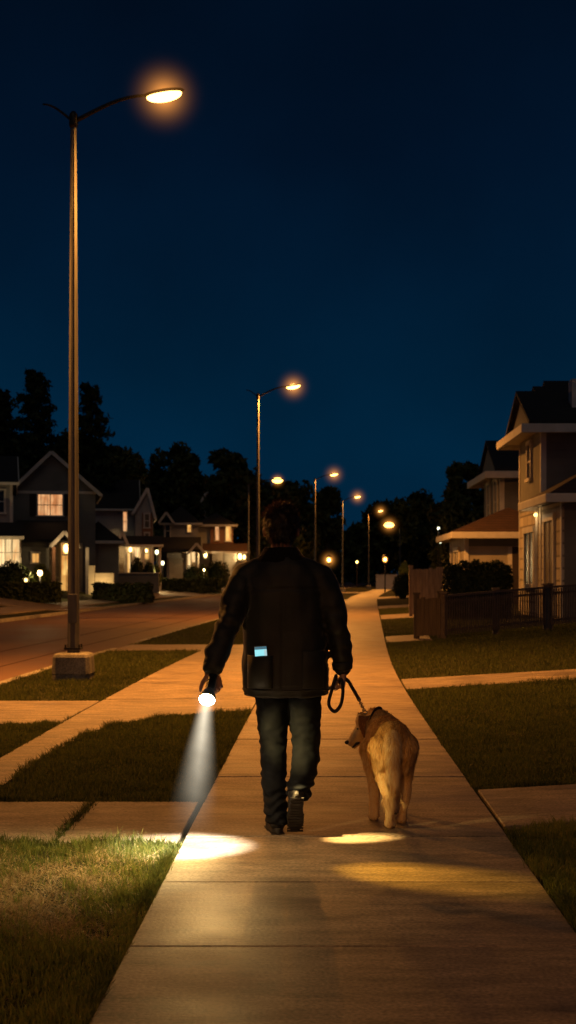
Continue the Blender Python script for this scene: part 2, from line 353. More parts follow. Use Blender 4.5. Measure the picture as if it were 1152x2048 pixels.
# dim warm fill lamp added so the roofs and trees do not go fully black
fill_sun = bpy.data.lights.new('night_fill', 'SUN'); fill_sun.energy = 0.10; fill_sun.angle = R(40); fill_sun.color = (1.0, 0.84, 0.62)
mo = bpy.data.objects.new('night_fill', fill_sun); COL.objects.link(mo); mo.rotation_euler = (R(38), R(14), R(-20))
SOD = (1.0, 0.36, 0.055)
# ------------------------------------------------------------------ ground sheets
def XY(u, Y): return (u+curve(Y), Y)
def ground_mesh():
    us = [-900,-300,-120,-60,-40,-30,-25,-20,-18,-17,-16,-15,-14,-13,-12.4,-11.6,-11.12,-11.1,-8,-4.22,-4.2,-3.4,-2.5,-2,-1.4,-0.74,0,1.02,1.5,2,2.5,3,4,5,6,7,8.02,10,15,25,40,80,200,900]
    Ys = [-30,-10,0,3]+[4+i*0.5 for i in range(34)]+[21+i*1.5 for i in range(30)]+[66+i*5 for i in range(30)]+[220,250,300,350,400,600,1000,2000,4000]
    v = []; f = []; n = len(us)
    for Y in Ys:
        for u in us:
            road = -11.11 < u < -4.21
            x, y = XY(u, Y); v.append((x, y, terr(u, Y)-(0.22 if road else 0.028)+(0 if road or Y > 40 else 0.012*mnoise.noise(Vector((x*1.3, y*1.3, 0))))))
    for i in range(len(Ys)-1):
        for j in range(n-1): f.append((i*n+j, i*n+j+1, (i+1)*n+j+1, (i+1)*n+j))
    mb = MB(); mb.v = v; mb.f = f
    me = mb.mesh('ground', fix=False, smooth=True); return me
struct('ground', ground_mesh(), M['soil'])

def slab(mb, u0, u1, Y0, Y1, z=0.0, nu=1, dY=1.2, th=0.06, gap=0.006, b=0.006):
    """one paving slab following the terrain and the bend, with softened arrises"""
    u0 += gap; u1 -= gap; Y0 += gap; Y1 -= gap
    us = [u0, u0+b]+[u0+(u1-u0)*i/nu for i in range(1, nu)]+[u1-b, u1]
    k = max(1, int(round((Y1-Y0)/dY)))
    Ys = [Y0, Y0+b]+[Y0+(Y1-Y0)*i/k for i in range(1, k)]+[Y1-b, Y1]
    o = len(mb.v); n = len(us)
    for i, Y in enumerate(Ys):
        for j, u in enumerate(us):
            x, y = XY(u, Y); edge = i in (0, len(Ys)-1) or j in (0, n-1)
            mb.v.append((x, y, terr(u, Y)+z-(b if edge else 0)))
    for i in range(len(Ys)-1):
        for j in range(n-1): mb.f.append((o+i*n+j, o+i*n+j+1, o+(i+1)*n+j+1, o+(i+1)*n+j))
    rim = [(0, j) for j in range(n)]+[(i, n-1) for i in range(1, len(Ys))]+[(len(Ys)-1, j) for j in range(n-2, -1, -1)]+[(i, 0) for i in range(len(Ys)-2, 0, -1)]
    q = len(mb.v)
    for i, j in rim:
        x, y, zz = mb.v[o+i*n+j]; mb.v.append((x, y, zz-th))
    m = len(rim)
    for a in range(m):
        c = (a+1) % m; ia, ja = rim[a]; ic, jc = rim[c]
        mb.f.append((o+ia*n+ja, q+a, q+c, o+ic*n+jc))
mb = MB(); Y = 5.70-1.2*5
joints = []
while Y < 150:
    st = 1.2 if Y < 40 else 2.4
    slab(mb, -0.735, 1.015, Y, Y+st, z=0.0+random.uniform(-0.003, 0.003) if Y < 12 else 0.0); Y += st
slab(mb, -0.735, 1.015, Y, 400, dY=8)
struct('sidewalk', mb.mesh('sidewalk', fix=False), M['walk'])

PAVED = [(-0.735, 1.015, -20, 400)]       # (u0,u1,Y0,Y1)
mb = MB()
def pave(u0, u1, Y0, Y1, z=-0.006, nu=1, dY=1.2): slab(mb, u0, u1, Y0, Y1, z, nu, dY); PAVED.append((u0, u1, Y0, Y1))
# left cross walk, in three slabs
for a, b in ((-4.2, -3.0), (-3.0, -1.42), (-1.42, -0.755)): pave(a, b, 7.95, 9.38)
pave(-4.2, -2.5, 14.3, 16.9)
for a, b in ((50.5, 54.0), (82, 87), (118, 124)): pave(-4.2, -0.735, a, b)
# right cross walks rise with the lawn
for a, b in ((1.03, 1.75), (1.75, 2.9), (2.9, 4.2)): pave(a, b, 8.45, 9.9)
for a, b in ((1.03, 2.8), (2.8, 4.6), (4.6, 6.4)): pave(a, b, 18.6, 20.4, nu=3)
pave(1.03, 2.0, 31.5, 34.6); pave(1.03, 3.3, 48, 53, nu=3); pave(1.03, 5, 63, 68, nu=4); pave(1.03, 6, 88, 96, nu=4)
# far side of the road: walk and drives
Yc = 20
while Yc < 170: slab(mb, -13.6, -12.3, Yc, Yc+4, 0.02, 1, 2); PAVED.append((-13.6, -12.3, Yc, Yc+4)); Yc += 4
for a, b in ((60, 66), (98, 108), (128, 136)):
    pave(-12.3, -11.1, a, b, 0.02); pave(-19, -13.6, a, b, 0.03, nu=8)
struct('pavement', mb.mesh('pavement', fix=False), M['walk2'])
# driveway with its rounded lawn corner
LAWN_EDGE = [(-0.745,15.4),(-1.05,15.38),(-1.37,15.2),(-1.62,14.9),(-1.79,14.5),(-1.96,14.0),(-2.08,13.3),(-2.13,12.55),(-2.16,11.3),(-2.14,9.39)]
def poly_sheet(poly, z, th=0.06):
    bm = bmesh.new(); vs = [bm.verts.new((*XY(u, Y), z)) for u, Y in poly]
    fc = bm.faces.new(vs); r = bmesh.ops.extrude_face_region(bm, geom=[fc])
    for g in r['geom']:
        if isinstance(g, bmesh.types.BMVert): g.co.z -= th
    bmesh.ops.recalc_face_normals(bm, faces=bm.faces); bmesh.ops.triangulate(bm, faces=[f_ for f_ in bm.faces if len(f_.verts) > 4])
    me = bpy.data.meshes.new('driveway'); bm.to_mesh(me); bm.free(); return me
lowp = LAWN_EDGE+[(-2.49, 9.39), (-2.49, 14.3), (-2.49, 16.99), (-0.745, 17.35)]
upp = [(-0.745, 17.37), (-2.49, 17.01)]+[(-2.49, y) for y in (19, 21, 23, 25, 27)]+[(-2.5, 28.2), (-4.19, 28.2), (-4.19, 30.6), (-0.745, 30.6)]+[(-0.745, y) for y in (28, 26, 24, 22, 20)]
me1 = poly_sheet(lowp, -0.008); me2 = poly_sheet(upp, -0.008)
bm = bmesh.new(); bm.from_mesh(me1); bm.from_mesh(me2); bm.to_mesh(me1); bm.free()
struct('driveway', me1, M['walk2'])
def in_poly(u, Y, poly):
    c = False; n = len(poly)
    for i in range(n):
        (x1, y1), (x2, y2) = poly[i], poly[i-1]
        if (y1 > Y) != (y2 > Y) and u < (x2-x1)*(Y-y1)/(y2-y1)+x1: c = not c
    return c
def paved(u, Y):
    for a, b, c, d in PAVED:
        if a+0.0 < u < b and c < Y < d: return True
    return in_poly(u, Y, lowp) or in_poly(u, Y, upp)
# road and kerbs
def strip(u0, u1, z, Ys, mb):
    o = len(mb.v)
    for Y in Ys:
        for u in (u0, u1): mb.v.append((*XY(u, Y), z))
    for i in range(len(Ys)-1): mb.f.append((o+2*i, o+2*i+1, o+2*i+3, o+2*i+2))
YR = [-20, 0]+[i*2 for i in range(1, 80)]+[160+i*10 for i in range(1, 25)]
mb = MB()
for i in range(6): strip(-11.1+i*1.13, -11.1+(i+1)*1.13, -0.11+0.008*min(i, 5-i), YR, mb)
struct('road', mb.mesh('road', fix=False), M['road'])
mb = MB()
for a, b in ((-4.32, -4.2), (-11.22, -11.1)):
    y = 2.0
    while y < 220:
        st = 3.0
        lo = 26 < y < 31 or 50 < y < 54
        slab(mb, a, b, y, y+st, -0.07 if (lo and a > -5) else 0.0, 1, 3, th=0.25, gap=0.004, b=0.012); y += st
struct('kerb', mb.mesh('kerb', fix=False), M['kerb'])

# ------------------------------------------------------------------ grass blades
def blades(name, pts, hmin, hmax, wid, m, lean=0.5, flat=False):
    n = len(pts); p = np.array(pts); hv = np.array([1.0+0.75*mnoise.noise(Vector((q[0]*3.3, q[1]*2.4, 8)))+0.35*mnoise.noise(Vector((q[0]*14, q[1]*11, 3))) for q in pts])
    a = rng.uniform(0, 2*math.pi, n); h = rng.uniform(hmin, hmax, n)*(0.6+0.4*rng.random(n))*np.clip(hv, 0.35, 1.9); b = rng.uniform(0, 2*math.pi, n)
    ln = h*rng.uniform(0.15, 1.0, n)*lean*(2.6 if flat else 1.0)
    if flat: h = h*0.4
    wd = wid*rng.uniform(0.6, 1.2, n)
    dx, dy = np.cos(a)*wd/2, np.sin(a)*wd/2; lx, ly = np.cos(b)*ln, np.sin(b)*ln
    V = np.empty((n, 5, 3))
    V[:, 0] = np.c_[p[:, 0]-dx, p[:, 1]-dy, p[:, 2]]; V[:, 1] = np.c_[p[:, 0]+dx, p[:, 1]+dy, p[:, 2]]
    V[:, 2] = np.c_[p[:, 0]+dx*.8+lx*.35, p[:, 1]+dy*.8+ly*.35, p[:, 2]+h*.6]; V[:, 3] = np.c_[p[:, 0]-dx*.8+lx*.35, p[:, 1]-dy*.8+ly*.35, p[:, 2]+h*.6]
    V[:, 4] = np.c_[p[:, 0]+lx, p[:, 1]+ly, p[:, 2]+h]
    me = bpy.data.meshes.new(name); me.vertices.add(n*5); me.vertices.foreach_set('co', V.ravel())
    base = (np.arange(n)*5)[:, None]
    loops = (base+np.array([0, 1, 2, 3, 3, 2, 4])[None]).ravel()
    me.loops.add(n*7); me.loops.foreach_set('vertex_index', loops.astype(np.int32))
    me.polygons.add(n*2); ls = ((np.arange(n)*7)[:, None]+np.array([0, 4])[None]).ravel()
    me.polygons.foreach_set('loop_start', ls.astype(np.int32))
    me.update(calc_edges=True); me.validate()
    o = link(name, me, m); o['kind'] = 'stuff'; return o
def straw_share(u, Y):    # worn, dry patch in the near left lawn
    if not (u < -0.75 and Y < 8.2): return 0.0
    r = math.hypot((u+1.32)/0.62, (Y-6.75)/1.05)
    return max(0.0, min(0.92, 1.25-r+0.8*mnoise.noise(Vector((u*3.1+3.1, Y*1.9, 2)))+0.4*mnoise.noise(Vector((u*11, Y*8, 2)))))
def scatter(u0, u1, Y0, Y1, dens, soft=0.03):
    n = int((u1-u0)*(Y1-Y0)*dens); g = []; s = []
    for u, Y in zip(rng.uniform(u0, u1, n), rng.uniform(Y0, Y1, n)):
        if abs((u*F/Y)+65+0) > 700+80: continue
        j = 0.02+0.03*(0.5+0.5*mnoise.noise(Vector((u*9, Y*9, 5))))
        if paved(u-j*0.5, Y) and paved(u+j*0.5, Y) and paved(u, Y-j) and paved(u, Y+j): continue
        if paved(u, Y) and random.random() < 0.75: continue
        clump = mnoise.noise(Vector((u*5, Y*3.5, 1.7)))
        if clump < -0.25 and random.random() < 0.6: continue
        x, y = XY(u, Y)
        (s if random.random() < straw_share(u, Y) else g).append((x, y, terr(u, Y)-0.03))
    return g, s
near = [(-2.3, -0.72, 4.4, 6.2, 11000), (-2.6, -0.72, 6.2, 8.0, 9000), (0.98, 2.3, 5.2, 8.5, 8000)]
mid = [(-2.7, -0.7, 9.3, 15.5, 5200), (-3.2, -2.4, 9.3, 14.4, 4200), (1.0, 3.2, 9.8, 14, 4200), (1.0, 4.3, 14, 18.7, 2600), (-4.25, -2.4, 16.8, 28.4, 1500), (-4.25, -0.7, 30.4, 50.6, 420), (1.0, 6.6, 20.3, 36, 900), (1.0, 4.2, 34, 63, 350)]
G = []; ST = []
for a in near:
    g, s = scatter(*a); G += g; ST += s
G2 = []
for a in mid: G2 += scatter(*a)[0]
blades('grass', G, 0.03, 0.065, 0.0048, M['grass'], 0.7)
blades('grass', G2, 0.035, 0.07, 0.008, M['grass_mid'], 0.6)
blades('dry_grass', ST, 0.05, 0.12, 0.0045, M['straw'], 0.8, flat=True)
# taller tufts along the edges of the near lawns
T = []
for k in range(260):
    u, Y = random.choice(((random.uniform(-2.0, -0.76), random.uniform(7.6, 7.95)), (random.uniform(1.03, 1.5), random.uniform(5.6, 8.3)), (random.uniform(-1.9, -0.78), random.uniform(4.8, 7.9)), (random.uniform(1.2, 2.2), random.uniform(8.0, 8.43))))
    for q in range(16):
        a, b = u+random.gauss(0, 0.02), Y+random.gauss(0, 0.02); x, y = XY(a, b); T.append((x, y, terr(a, b)-0.03))
blades('grass', T, 0.06, 0.11, 0.0045, M['grass'], 0.6)
E = []
def edge_run(u0, Y0, u1, Y1, n, out):
    for k in range(n):
        t = random.random(); u, Y = u0+(u1-u0)*t, Y0+(Y1-Y0)*t
        if mnoise.noise(Vector((u*2.1, Y*1.3, 6))) < -0.12: continue
        for q in range(9):
            a, b = u+random.gauss(0, 0.016)+out[0]*0.02, Y+random.gauss(0, 0.016)+out[1]*0.02; x, y = XY(a, b); E.append((x, y, terr(a, b)-0.03))
edge_run(-0.745, 4.6, -0.745, 7.95, 260, (-1, 0)); edge_run(-0.745, 9.4, -0.745, 15.4, 240, (-1, 0)); edge_run(1.03, 5.3, 1.03, 8.45, 240, (1, 0)); edge_run(1.03, 9.9, 1.03, 18.6, 320, (1, 0))
edge_run(-2.3, 7.93, -0.75, 7.93, 200, (0, -1)); edge_run(-2.2, 9.41, -0.75, 9.41, 120, (0, 1)); edge_run(1.03, 9.93, 2.4, 9.93, 120, (0, 1)); edge_run(1.03, 18.57, 4, 18.57, 120, (0, -1)); edge_run(1.03, 20.43, 4, 20.43, 100, (0, 1))
for (a_, b_), (c_, d__) in zip(LAWN_EDGE, LAWN_EDGE[1:]): edge_run(a_, b_, c_, d__, 45, (0, -1))
edge_run(-1.42, 7.97, -1.42, 9.36, 60, (0, 0))
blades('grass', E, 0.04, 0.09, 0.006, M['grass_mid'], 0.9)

# ------------------------------------------------------------------ street lamps
def glow_ball(loc, r, dens, nm='painted_glow', col=(1, 0.36, 0.06, 1)):
    """lamp halo painted as a self-glowing volume: strongest at the lens, gone at the rim"""
    m = bpy.data.materials.new('lamp_glow'); m.use_nodes = True; nt = m.node_tree; Nn = nt.nodes; Ll = nt.links
    Nn.remove(Nn['Principled BSDF']); out = [n for n in Nn if n.type == 'OUTPUT_MATERIAL'][0]
    vs = Nn.new('ShaderNodeVolumePrincipled'); vs.inputs['Density'].default_value = 0.0; vs.inputs['Emission Color'].default_value = col  # halo is painted emission; this volume scatters no light
    tc = Nn.new('ShaderNodeTexCoord'); ln = Nn.new('ShaderNodeVectorMath'); ln.operation = 'LENGTH'
    mr = Nn.new('ShaderNodeMapRange'); mr.inputs['From Min'].default_value = 0; mr.inputs['From Max'].default_value = r*0.98; mr.inputs['To Min'].default_value = 1; mr.inputs['To Max'].default_value = 0
    pw = Nn.new('ShaderNodeMath'); pw.operation = 'POWER'; pw.inputs[1].default_value = 7.0
    mu = Nn.new('ShaderNodeMath'); mu.operation = 'MULTIPLY'; mu.inputs[1].default_value = dens*110/r
    Ll.new(tc.outputs['Object'], ln.inputs[0]); Ll.new(ln.outputs['Value'], mr.inputs['Value']); Ll.new(mr.outputs[0], pw.inputs[0]); Ll.new(pw.outputs[0], mu.inputs[0])
    Ll.new(mu.outputs[0], vs.inputs['Emission Strength']); Ll.new(vs.outputs[0], out.inputs['Volume'])
    b = MB().ball((0,0,0), r, n=24, m=14)
    o = link(nm, b.mesh(nm), m); o.location = loc; o['kind'] = 'stuff'; return o

def lamp_parts(root, base, ztop, arm, big=True, two=True, sgn=1, rb=0.086, lens=M['lamp'], block=True):
    """root at ground; pole with octagonal taper, cap, curved arm(s), luminaire with drop lens"""
    bx, by, bz = base
    n = 8 if big else 6
    if block:
        mb = MB(); rs = []
        for z_, w_ in ((0, 0.255), (0.10, 0.255), (0.12, 0.262), (0.34, 0.252), (0.38, 0.235), (0.395, 0.19)):
            rs.append([(bx+sx_*w_*kx, by+sy_*w_*ky, bz-0.05+z_) for sx_, sy_, kx, ky in ((-1,-1,1,.8),(-1,-1,.8,1),(1,-1,.8,1),(1,-1,1,.8),(1,1,1,.8),(1,1,.8,1),(-1,1,.8,1),(-1,1,1,.8))])
        mb.rings(rs); obj('base', mb, M['base'], root, bevel=0.01)
    mb = MB(); rs = []
    zb = bz+(0.34 if block else 0)
    for k in range(14):
        t = k/13; r = rb*(1-0.5*t); z_ = zb+(ztop-zb)*t; ring = []
        for j in range(n*2):
            a = 2*math.pi*j/(n*2); q = r*(1.0 if j % 2 else 0.84) if big else r
            ring.append((bx+q*math.cos(a), by+q*math.sin(a), z_))
        rs.append(ring)
    mb.rings(rs); pole = obj('pole', mb, M['steel'], root)
    if block:
        mb = MB(); mb.box(bx-rb*1.3, bx+rb*1.3, by-rb*1.3, by+rb*1.3, zb+0.05, zb+0.075); 
        for i in (-1, 1):
            for j in (-1, 1): mb.tube([(bx+i*rb*1.1, by+j*rb*1.1, zb+0.05), (bx+i*rb*1.1, by+j*rb*1.1, zb+0.12)], 0.012, 6)
        obj('base_plate', mb, M['dark_metal'], root)
        mb = MB(); mb.box(bx-rb*0.75, bx+rb*0.75, by-rb*1.02, by-rb*0.80, bz+0.75, bz+1.15); obj('hatch', mb, M['steel'], pole, bevel=0.006)
    mb = MB(); mb.tube([(bx,by,ztop-0.02),(bx,by,ztop+0.02),(bx,by,ztop+0.16),(bx,by,ztop+0.2)], [rb*0.6, rb*0.72, rb*0.66, rb*0.3], 10); obj('cap', mb, M['dark_metal'], root, smooth=True)
    sides = (1, -1) if two else (1,)
    for sd in sides:
        s_ = sd*sgn; rise = 0.36 if sd == 1 else 0.24
        pts = []
        for k in range(9):
            t = k/8; pts.append((bx+s_*arm*(1 if sd == 1 else 0.42)*t, by, ztop+0.06+rise*math.sin(t*math.pi/2)**1.1*1.0))
        mb = MB(); mb.tube(pts, [(0.034-0.012*k/8)*(1 if sd == 1 else 0.6) for k in range(9)], 8); ar = obj('arm', mb, M['dark_metal'], root, smooth=True)
        if sd == -1: continue
        e_ = Vector(pts[-1]); rot = Matrix.Rotation(-s_*R(9), 3, 'Y')
        mb = MB(); mb.ball(e_+Vector((s_*0.24, 0, 0.035)), (0.29, 0.13, 0.045), rot, 20, 8); hd = obj('lamp_head', mb, M['dark_metal'], root, smooth=True)
        if sd == 1:
            lm = MB(); c_ = e_+Vector((s_*0.245, 0, 0.0)); lm.ball(c_, (0.245, 0.115, 0.088), rot, 24, 12); obj('lens', lm, lens, hd, smooth=True)
            head = c_
    return head
LN = 'sodium street lamps along the near kerb'
heads = []
def street_lamp(px, Y, ytop, label, energy, big=False, glow_r=1.0, dens=0.02, block=True, two=True, cone=172):
    bx = X(px, Y); bz = ter_xy(bx, Y); t = thing('street_lamp', label, 'street lamp', (bx, Y, bz), LN)
    hd = lamp_parts(t, (bx, Y, bz), Z(ytop, Y), 1.0, big=True, two=two, block=block)
    light('SPOT', 'lamp_light', hd+Vector((0, 0, -0.13)), energy, SOD, t, 0.5 if cone < 150 else 0.12, (0, 0, -1), cone, 0.9 if cone < 150 else 0.35)
    if glow_r: glow_ball(hd, glow_r, dens)
    heads.append(hd); return t
street_lamp(147, 20.6, 252, 'tall grey street lamp on a square concrete base in the left verge', 7500, True, 0.85, 0.05, cone=128)
street_lamp(516, 52.8, 797, 'street lamp whose pole rises behind the left side of the walking person', 7000, True, 1.0, 0.045)
street_lamp(630, 98, 962, 'third street lamp of the near kerb row, just right of the head', 4200, False, 1.3, 0.035, two=False)
street_lamp(685, 124, 1004, 'fourth street lamp from the left of the near kerb row', 4200, False, 1.4, 0.035, two=False)
street_lamp(737, 155, 1030, 'slim street lamp at the far end of the sidewalk, its pole lit along its length', 4200, False, 1.5, 0.035, two=False)
# unseen lamp added to the row behind the viewpoint, brightening dog and walk
t_ = thing('street_lamp', 'unseen street lamp added to the same row, behind the viewpoint', 'street lamp', (-3.4, -12.0, 0), LN)
hd_ = lamp_parts(t_, (-3.4, -12.0, 0), 7.6, 1.0)
light('SPOT', 'lamp_light', hd_+Vector((0, 0, -0.13)), 3700, SOD, t_, 0.12, (0, 0, -1), 172, 0.5)
# unseen lamp added across the road for edge light on the left sleeve
t_ = thing('street_lamp', 'unseen street lamp added on the far kerb, left of the view', 'street lamp', (-11.9, 21.0, 0), 'unseen street lamps added along the far kerb')
hd_ = lamp_parts(t_, (-11.9, 21.0, 0), 7.6, 1.0, two=False, block=False)
light('SPOT', 'lamp_light', hd_+Vector((0, 0, -0.13)), 4600, SOD, t_, 0.2, (0, 0, -1), 174, 0.4)
# far side lamp on a long mast arm
def mast_lamp(px, py, Y, polex, label, energy, arm_from_left=True, painted_glow=1.2, lens=M['lamp_far'], r=0.2, lit=True, group='street lamps in the distance'):
    hx, hz = X(px, Y), Z(py, Y); g = ter_xy(polex, Y)
    t = thing('street_lamp', label, 'street lamp', (polex, Y, g), group)
    mb = MB(); mb.tube([(polex, Y, g), (polex, Y, hz*0.6), (polex, Y, hz-0.3)], [0.1, 0.08, 0.06], 8); obj('pole', mb, M['steel'], t)
    mb = MB(); mb.tube([(polex, Y, hz-0.4), (polex+(hx-polex)*0.4, Y, hz+0.02), (hx, Y, hz+0.12)], [0.05, 0.04, 0.03], 8); obj('arm', mb, M['dark_metal'], t)
    mb = MB(); mb.ball((hx, Y, hz+0.1), (r*1.5, r*0.8, 0.07)); hd = obj('lamp_head', mb, M['dark_metal'], t, smooth=True)
    mb = MB(); mb.ball((hx, Y, hz), (r*1.35, r*0.75, r*0.7)); obj('lens', mb, lens, hd, smooth=True)
    if energy: light('SPOT', 'lamp_light', (hx, Y, hz-0.25), energy, SOD, t, 0.12, (0, 0, -1), 150, 0.5)
    if painted_glow: glow_ball((hx, Y, hz), painted_glow, 0.06)
mast_lamp(555, 961, 130, X(497, 130), 'street lamp across the road seen just above and left of the head of the person', 2500, r=0.34)
mast_lamp(613, 1063, 180, X(588, 180), 'distant street lamp right beside the ear of the walking person', 1500, painted_glow=2.0, r=0.36)
mast_lamp(778, 1050, 197, X(800, 197), 'distant street lamp before the dark trees, larger and left of its neighbour', 2500, painted_glow=2.4, r=0.5)
mast_lamp(805, 1060, 219, X(822, 219), 'smaller distant street lamp before the dark trees, right of its brighter neighbour', 1500, painted_glow=1.6, r=0.42)
mast_lamp(919, 1045, 180, X(935, 180), 'distant street lamp showing above the brown hip roof of the garage', 800, painted_glow=1.3, r=0.36)
def post_lantern(px, py, Y, label, r, lens, painted_glow=None, col=SOD, energy=60):
    x, z = X(px, Y), Z(py, Y); g = ter_xy(x, Y)
    t = thing('post_lantern', label, 'lantern', (x, Y, g), 'lanterns on short posts in the distance')
    mb = MB(); mb.tube([(x, Y, g), (x, Y, z-r*1.3)], [0.06, 0.04], 8); obj('post', mb, M['dark_metal'], t)
    mb = MB(); mb.tube([(x, Y, z-r*1.4), (x, Y, z-r*0.85)], [r*0.6, r*0.8], 8); obj('lantern_base', mb, M['dark_metal'], t)
    mb = MB(); mb.tube([(x, Y, z+r*0.9), (x, Y, z+r*1.5), (x, Y, z+r*1.8)], [r*1.1, r*0.5, r*0.08], 8); obj('lantern_roof', mb, M['dark_metal'], t)
    mb = MB(); mb.ball((x, Y, z), (r*0.85, r*0.85, r)); obj('globe', mb, lens, t, smooth=True)
    light('POINT', 'lantern_light', (x, Y-r-0.05, z), energy, col, t, 0.1)
    if painted_glow: glow_ball((x, Y, z), painted_glow, 0.06)
post_lantern(658, 1120, 170, 'orange globe lantern on a short post, just right of the shoulder of the person', 0.36, M['lantern_far'], 2.0, energy=500)
post_lantern(714, 1124, 170, 'pale lantern on a thin post between two lamp poles', 0.16, M['bulb'], None, energy=80)
post_lantern(770, 1119, 120, 'orange lantern on a post at the far right edge of the sidewalk', 0.24, M['lantern_far'], None, energy=160)
post_lantern(877, 1057, 150, 'white globe light left of the brown garage roof', 0.15, M['bulb_white'], None, (0.9, 1, 0.85), 30)
post_lantern(881, 1084, 140, 'white light half hidden behind the corner of the garage eave', 0.13, M['bulb_white'], None, (0.9, 1, 0.85), 20)

# ------------------------------------------------------------------ houses
class House:
    def __init__(s, name, label, x, y, z, cat='house', group=None):
        s.t = thing(name, label, cat, (x, y, z), group)
    def wall(s, x0, x1, y0, y1, z0, z1, m, name='wall', label=None):
        o = obj(name, MB().box(x0, x1, y0, y1, z0, z1), m, s.t)
        if label: o['label'] = label
        return o
    def gable_wall_y(s, x0, x1, y0, y1, z0, ze, za, m, name='wall', xa=None):   # gable faces -y
        xa = (x0+x1)/2 if xa is None else xa
        return obj(name, MB().prism([(x0,z0),(x1,z0),(x1,ze),(xa,za),(x0,ze)], 'y', y0, y1), m, s.t)
    def gable_roof_y(s, x0, x1, y0, y1, ze, za, m, ov=0.35, ovf=0.35, th=0.14, trim=None, xa=None):   # ridge runs along y
        xa = (x0+x1)/2 if xa is None else xa
        sl = (za-ze)/(xa-x0); sr = (za-ze)/(x1-xa)
        a, b = x0-ov, x1+ov; za_, zl, zr = za+0.02, ze-ov*sl+0.02, ze-ov*sr+0.02
        r = obj('roof', MB().prism([(a,zl),(xa,za_),(b,zr),(b,zr+th),(xa,za_+th*1.25),(a,zl+th)], 'y', y0-ovf, y1+ovf), m, s.t)
        if trim:
            mb = MB()
            for p, q in (((a, zl), (xa, za_)), ((xa, za_), (b, zr))):
                mb.bar((p[0], y0-ovf-0.025, p[1]+th*0.5), (q[0], y0-ovf-0.025, q[1]+th*0.5), 0.05, 0.2, (0, 0, 1))
            obj('bargeboard', mb, trim, r)
            obj('gutter', MB().box(a-0.1, a, y0-ovf, y1+ovf, zl, zl+th), trim, r); obj('gutter', MB().box(b, b+0.1, y0-ovf, y1+ovf, zr, zr+th), trim, r)
        return r
    def gable_roof_x(s, x0, x1, y0, y1, ze, za, m, ov=0.4, ove=0.35, th=0.14, trim=None):   # ridge runs along x, eave faces -y
        ya = (y0+y1)/2; sl = (za-ze)/(ya-y0); zl = ze-ov*sl+0.02
        r = obj('roof', MB().prism([(y0-ov,zl),(ya,za),(y1+ov,zl),(y1+ov,zl+th),(ya,za+th*1.25),(y0-ov,zl+th)], 'x', x0-ove, x1+ove), m, s.t)
        if trim:
            mb = MB(); mb.box(x0-ove, x1+ove, y0-ov-0.11, y0-ov, zl, zl+th); obj('gutter', mb, trim, r)
            mb = MB()
            for xe in (x0-ove-0.025, x1+ove+0.025):
                mb = MB(); mb.bar((xe, y0-ov, zl+th/2), (xe, ya, za+th/2), 0.05, 0.2); mb.bar((xe, ya, za+th/2), (xe, y1+ov, zl+th/2), 0.05, 0.2)
                obj('bargeboard', mb, trim, r)
        return r
    def gable_ends_x(s, x0, x1, y0, y1, ze, za, m):
        ya = (y0+y1)/2
        obj('gable', MB().prism([(y0, ze), (y1, ze), (ya, za)], 'x', x0, x1), m, s.t)
    def hip_roof(s, x0, x1, y0, y1, ze, za, m, ov=0.45, trim=None, inset=None, fz=0.2):
        a, b, c, d = x0-ov, x1+ov, y0-ov, y1+ov
        i = min(b-a, d-c)/2 if inset is None else inset
        if b-a >= d-c: r1, r2 = (a+i, (c+d)/2, za), (b-i, (c+d)/2, za)
        else: r1, r2 = ((a+b)/2, c+i, za), ((a+b)/2, d-i, za)
        if (Vector(r1)-Vector(r2)).length < 0.02: r2 = (r1[0]+0.02, r1[1]+0.02, za)
        v = [(a,c,ze),(b,c,ze),(b,d,ze),(a,d,ze),(a,c,ze+0.05),(b,c,ze+0.05),(b,d,ze+0.05),(a,d,ze+0.05),r1,r2]
        if b-a >= d-c: f = [(4,5,9,8),(5,6,9),(6,7,8,9),(7,4,8)]
        else: f = [(4,5,8),(5,6,9,8),(6,7,9),(7,4,8,9)]
        f += [(0,3,2,1),(0,1,5,4),(1,2,6,5),(2,3,7,6),(3,0,4,7)]
        r = obj('roof', MB().add(v, f), m, s.t)
        if trim:
            mb = MB(); g = 0.1
            mb.box(a-g, b+g, c-g, c, ze-fz+0.05, ze+0.04); mb.box(a-g, b+g, d, d+g, ze-fz+0.05, ze+0.04)
            mb.box(a-g, a, c, d, ze-fz+0.05, ze+0.04); mb.box(b, b+g, c, d, ze-fz+0.05, ze+0.04); obj('gutter', mb, trim, r, bevel=0.02)
            mb = MB(); mb.box(a, b, c, d, ze-0.06, ze-0.004); obj('soffit', mb, trim, r)
        return r
    def shed_roof(s, x0, x1, y0, y1, z0, z1, m, th=0.14, trim=None):    # low edge at y0 (front)
        r = obj('roof', MB().prism([(y0, z0), (y1, z1), (y1, z1+th), (y0, z0+th)], 'x', x0, x1), m, s.t)
        if trim: mb = MB(); mb.box(x0, x1, y0-0.1, y0, z0-0.02, z0+th); obj('gutter', mb, trim, r)
        return r
    def window(s, x, z, w_, h, y, pane, trim=M['trim'], nx=2, nz=2, side=None, fw=0.09, bars=M['trim'], sill=True, label=None):
        """centre x,z on a wall facing -y at depth y; side='-x' puts it on a wall facing -x at x=y"""
        def B(mb, a0, a1, d0, d1, c0, c1):   # a along wall, d proud of wall
            if side is None: mb.box(a0, a1, y-d1, y-d0, c0, c1)
            else: mb.box(y-d1, y-d0, a0, a1, c0, c1)
        mb = MB(); x0, x1, z0, z1 = x-w_/2, x+w_/2, z-h/2, z+h/2
        B(mb, x0-fw, x0, 0, 0.07, z0, z1); B(mb, x1, x1+fw, 0, 0.07, z0, z1)
        B(mb, x0-fw-0.02, x1+fw+0.02, 0, 0.09, z1, z1+fw*1.2)
